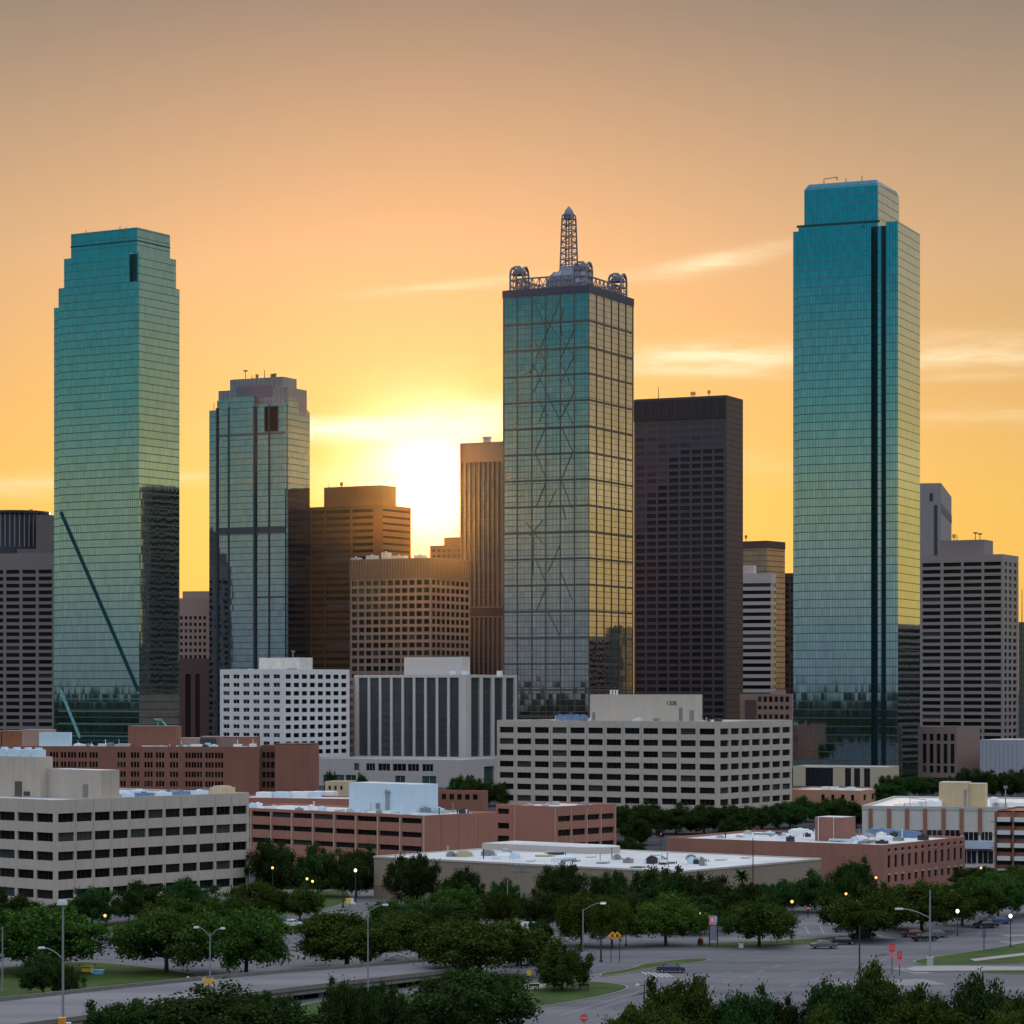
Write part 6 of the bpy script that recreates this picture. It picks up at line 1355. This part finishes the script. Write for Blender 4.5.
# small white marker posts
for px, yb, lb in ((188, 982, 'short white marker post at the right tip of the left lawn'), (741, 948, 'white utility box on the median beneath the open oak')):
    X, D, s_ = at(px, yb); e = tag(empty('marker_post', (X, D, 0)), lb, 'marker'); m = MB(); w_ = .16 if px < 300 else .4; m.box(-w_, w_, -.15, .15, 0, .75); m.build('body', [whitem], e); m = MB(); m.box(-w_*1.15, w_*1.15, -.18, .18, .752, .82); m.build('cap', [whitem], e)
# park benches
for px, lb in ((534, 'dark bench on the left of the grass island'), (558, 'dark bench beneath the young oak on the grass island'), (584, 'dark bench on the right of the grass island')):
    X, D, s_ = at(px, 991); e = tag(empty('park_bench', (X, D, .15)), lb, 'bench')
    m = MB(); m.box(-.8, .8, -.25, .25, .42, .48); m.build('seat', [metald], e); m = MB(); m.box(-.8, .8, .22, .27, .55, .9); m.build('backrest', [metald], e)
    for x in (-.65, .65): m = MB(); m.box(x-.05, x+.05, -.22, .22, 0, .419); m.box(x-.04, x+.04, .22, .27, .421, .55); m.build('leg', [metald], e)
X, D, s_ = at(525+4, 988); e = tag(empty('road_sign', (X, D, 0)), 'small yellow sign on the grass island behind the benches', 'road sign'); m = MB(); m.tube((0, 0, 0), (0, 0, 2.6), .06); m.build('post', [metald], e); board(e, 'panel', -.35, .35, 1.9, 2.6, yel)
# traffic signals
def signal(px, yb, yt, label):
    X, D, s_ = at(px, yb); e = tag(empty('traffic_light', (X, D, 0)), label, 'traffic light'); h = (yb-yt)/s_
    m = MB(); m.tube((0, 0, -.1), (0, 0, h), .09, n=8); m.build('pole', [metald], e); m = MB(); m.box(-.2, .2, -.35, -.1, h-1.15, h+.02); hd = m.build('signal_head', [metald], e)
    for i, c in enumerate((redl, metald, metald)): m = MB(); m.tube((0, -.353, h-.2-.36*i), (0, -.40, h-.2-.36*i), .12, n=10); m.build('lens', [c], hd)
signal(808, 918, 907, 'traffic light showing red behind the median, right of the orange lamp'); signal(661, 858, 833, 'traffic light in front of the dark tree belt at the brick corner'); signal(579, 958, 942, 'traffic light with a dark head at the foot of the curved lamp')

# ================================================================== CARS
glassc = mat('car_glass', (.02, .022, .028), .08, .1, spec=.8); tyre = mat('tyre', (.018, .018, .018), .9, .1); rimm = mat('rim', (.35, .36, .37), .4, .1, metal=.6); tail = mat('tail_lamp', (.35, .02, .02), .3, .1); headm = mat('head_lamp', (.75, .76, .78), .2, .05)
def car(px, yb, rz, paintc, label, L_=4.6, hgt=1.45, van=False, lights=False, cat='car', z=.02):
    X, D, s_ = at(px, yb); e = tag(empty('van' if van else 'parked_car', (X, D, z), R(rz)), label, cat); w_ = .9
    prof = [(-L_/2, .32), (-L_/2, .78), (-L_/2+.15, .92), (-L_*.30, .97), (-L_*.18, hgt-.06), (-L_*.08, hgt), (L_*.10, hgt), (L_*.17, hgt-.06), (L_*.30, .95), (L_/2-.15, .80), (L_/2, .66), (L_/2, .30)]
    if van: prof = [(-L_/2, .35), (-L_/2, 1.5), (-L_/2+.2, hgt), (L_*.18, hgt), (L_*.30, 1.15), (L_/2-.1, 1.0), (L_/2, .75), (L_/2, .35)]
    m = MB(); n = len(prof)
    wd = lambda z_: w_ if z_ < .98 else w_-.2*(z_-.95)/(hgt-.95)
    a = [(x, -wd(z_), z_) for x, z_ in prof]; c_ = [(x, wd(z_), z_) for x, z_ in prof]
    for i in range(n): j = (i+1) % n; m.quad(a[j], a[i], c_[i], c_[j])
    m.poly(a[::1]); m.poly(c_[::-1]); m.build('body', [paintc], e)
    if not van:
        for s2 in (-1, 1):
            q_ = MB(); zz = [(-L_*.27, 1.0), (-L_*.175, hgt-.13), (L_*.155, hgt-.13), (L_*.27, 1.0)]; P = [(x, s2*(wd(z_)+.012), z_) for x, z_ in zz]; Q = [(x, s2*(wd(z_)-.03), z_) for x, z_ in zz]
            if s2 > 0: P = P[::-1]; Q = Q[::-1]
            q_.quad(P[3], P[2], P[1], P[0]) if False else q_.quad(*P[::-1]);
            for i in range(4): q_.quad(P[i], P[(i+1)%4], Q[(i+1)%4], Q[i])
            q_.build('side_window', [glassc], e)
        for x0, z0, x1, z1 in ((L_*.185, hgt-.12, L_*.29, 1.0), (-L_*.29, 1.02, -L_*.19, hgt-.12)):
            q_ = MB(); o = .02; up = .02
            q_.quad((x0, -wd(z0)+.06, z0+up), (x1, -wd(z1)+.06, z1+up), (x1, wd(z1)-.06, z1+up), (x0, wd(z0)-.06, z0+up)); q_.build('windscreen', [glassc], e)
    else:
        for s2 in (-1, 1): q_ = MB(); q_.box(L_*.02, L_*.2, min(s2*w_*.93, s2*(w_*.93+.02)), max(s2*w_*.93, s2*(w_*.93+.02)), 1.2, hgt-.2); q_.build('side_window', [glassc], e)
    for x in (-L_*.31, L_*.31):
        for y in (-w_+.1, w_-.1):
            q_ = MB(); q_.tube((x, y-.13, .31), (x, y+.13, .31), .33, n=16); wl = q_.build('wheel', [tyre], e); q_ = MB(); q_.tube((x, y-.14, .31), (x, y+.14, .31), .19, n=12); q_.build('rim', [rimm], wl)
    for y in (-.62, .62):
        q_ = MB(); q_.box(L_/2-.06, L_/2+.015, y-.2, y+.2, .55, .70); q_.build('headlight', [lampw if lights else headm], e)
        q_ = MB(); q_.box(-L_/2-.015, -L_/2+.06, y-.2, y+.2, .66, .82); q_.build('tail_light', [tail], e)
    return e
def cp(name, c, r=.25): return mat(name, c, r, .05, .5, spec=.6)
navy, black, silver, white, redc, bluec = cp('navy_paint', (.035, .03, .075)), cp('black_paint', (.02, .02, .022)), cp('silver_paint', (.12, .125, .135)), cp('car_white_paint', (.65, .67, .70)), cp('red_paint', (.13, .025, .035)), cp('blue_car_paint', (.05, .09, .22))
car(671, 972.5, -4, navy, 'dark purple blue saloon driving alone across the wide road'); car(824, 948.5, 8, silver, 'grey saloon at the left of the pair under the wide oak'); car(843, 944.5, 10, black, 'black saloon tucked behind the grey one under the wide oak'); car(862, 938, 12, black, 'dark car parked deepest under the wide oak', 4.8, 1.7)
car(913.5, 937, 14, redc, 'dark red and blue saloon left of the tall lamp pole'); car(925, 941, 18, black, 'black car right beside the tall lamp pole'); car(936, 937.5, 16, silver, 'grey car with lit lamps right of the tall lamp pole', lights=True); car(986, 928, 16, black, 'small dark car far along the right hand road'); car(1000, 924, 16, bluec, 'blue car furthest along the right hand road')
car(112, 943, 5, black, 'black car on the drive below the cream block'); car(292, 927, 6, white, 'white saloon behind the slim verge oak'); car(534, 934, 0, white, 'white van partly hidden by the scrubby tree in the middle', 5.2, 2.2, True, cat='van'); car(845, 932, 6, cp('petrol_paint', (.03, .055, .07)), 'dark petrol blue car behind the wide oak'); car(705, 912, 2, redc, 'dark red car beyond the median trees'); car(258, 936, 3, silver, 'grey car between the trees left of the slim oak'); car(398, 965, 4, silver, 'silver car behind the forked oak')

# distant dark tree line and city clutter behind the camera's back and sides, seen mirrored in the glass
m = MB(); rs = random.Random(9)
def clump(cx, cy, r, h):
    n = 9; pts = [(r*math.cos(2*math.pi*i/n)*rs.uniform(.8, 1.15), r*math.sin(2*math.pi*i/n)*rs.uniform(.8, 1.15)) for i in range(n)]
    for za, zb, ka, kb in ((0, h*.35, .9, 1.0), (h*.35, h*.75, 1.0, .8), (h*.75, h, .8, .25)):
        for i in range(n):
            a, c_ = pts[i], pts[(i+1) % n]; m.quad((cx+a[0]*ka, cy+a[1]*ka, za), (cx+c_[0]*ka, cy+c_[1]*ka, za), (cx+c_[0]*kb, cy+c_[1]*kb, zb), (cx+a[0]*kb, cy+a[1]*kb, zb))
    m.poly([(cx+p[0]*.25, cy+p[1]*.25, h) for p in pts])
for i in range(900):
    a = rs.uniform(math.radians(150), math.radians(400)); d = 300+2600*rs.random()**.7
    x, y = d*math.cos(a), d*math.sin(a)
    if y > 200 and abs(x) < y*.35+120: continue
    clump(x, y, rs.uniform(8, 26), rs.uniform(6, 15))
tag(m.build('woodland', [mat('far_wood', (.007, .012, .007), 1, .4, .05, spec=0)]), kind='stuff')

# ================================================================== .0000011
hb = MB(); hb.box(-1500, 1500, -300, 3000, -1.5, 420); hz = tag(hb.build('haze', []), kind='stuff')
hm = bpy.data.materials.new('haze'); hm.use_nodes = True; t = NT(hm.node_tree); t.n.clear()
pv = t.new('ShaderNodeVolumePrincipled'); pv.inputs['Color'].default_value = (1, .60, .24, 1); pv.inputs['Density'].default_value = .0000011; pv.inputs['Anisotropy'].default_value = .975
ho = t.new('ShaderNodeOutputMaterial'); t.l.new(pv.outputs[0], ho.inputs['Volume']); hz.data.materials.append(hm)
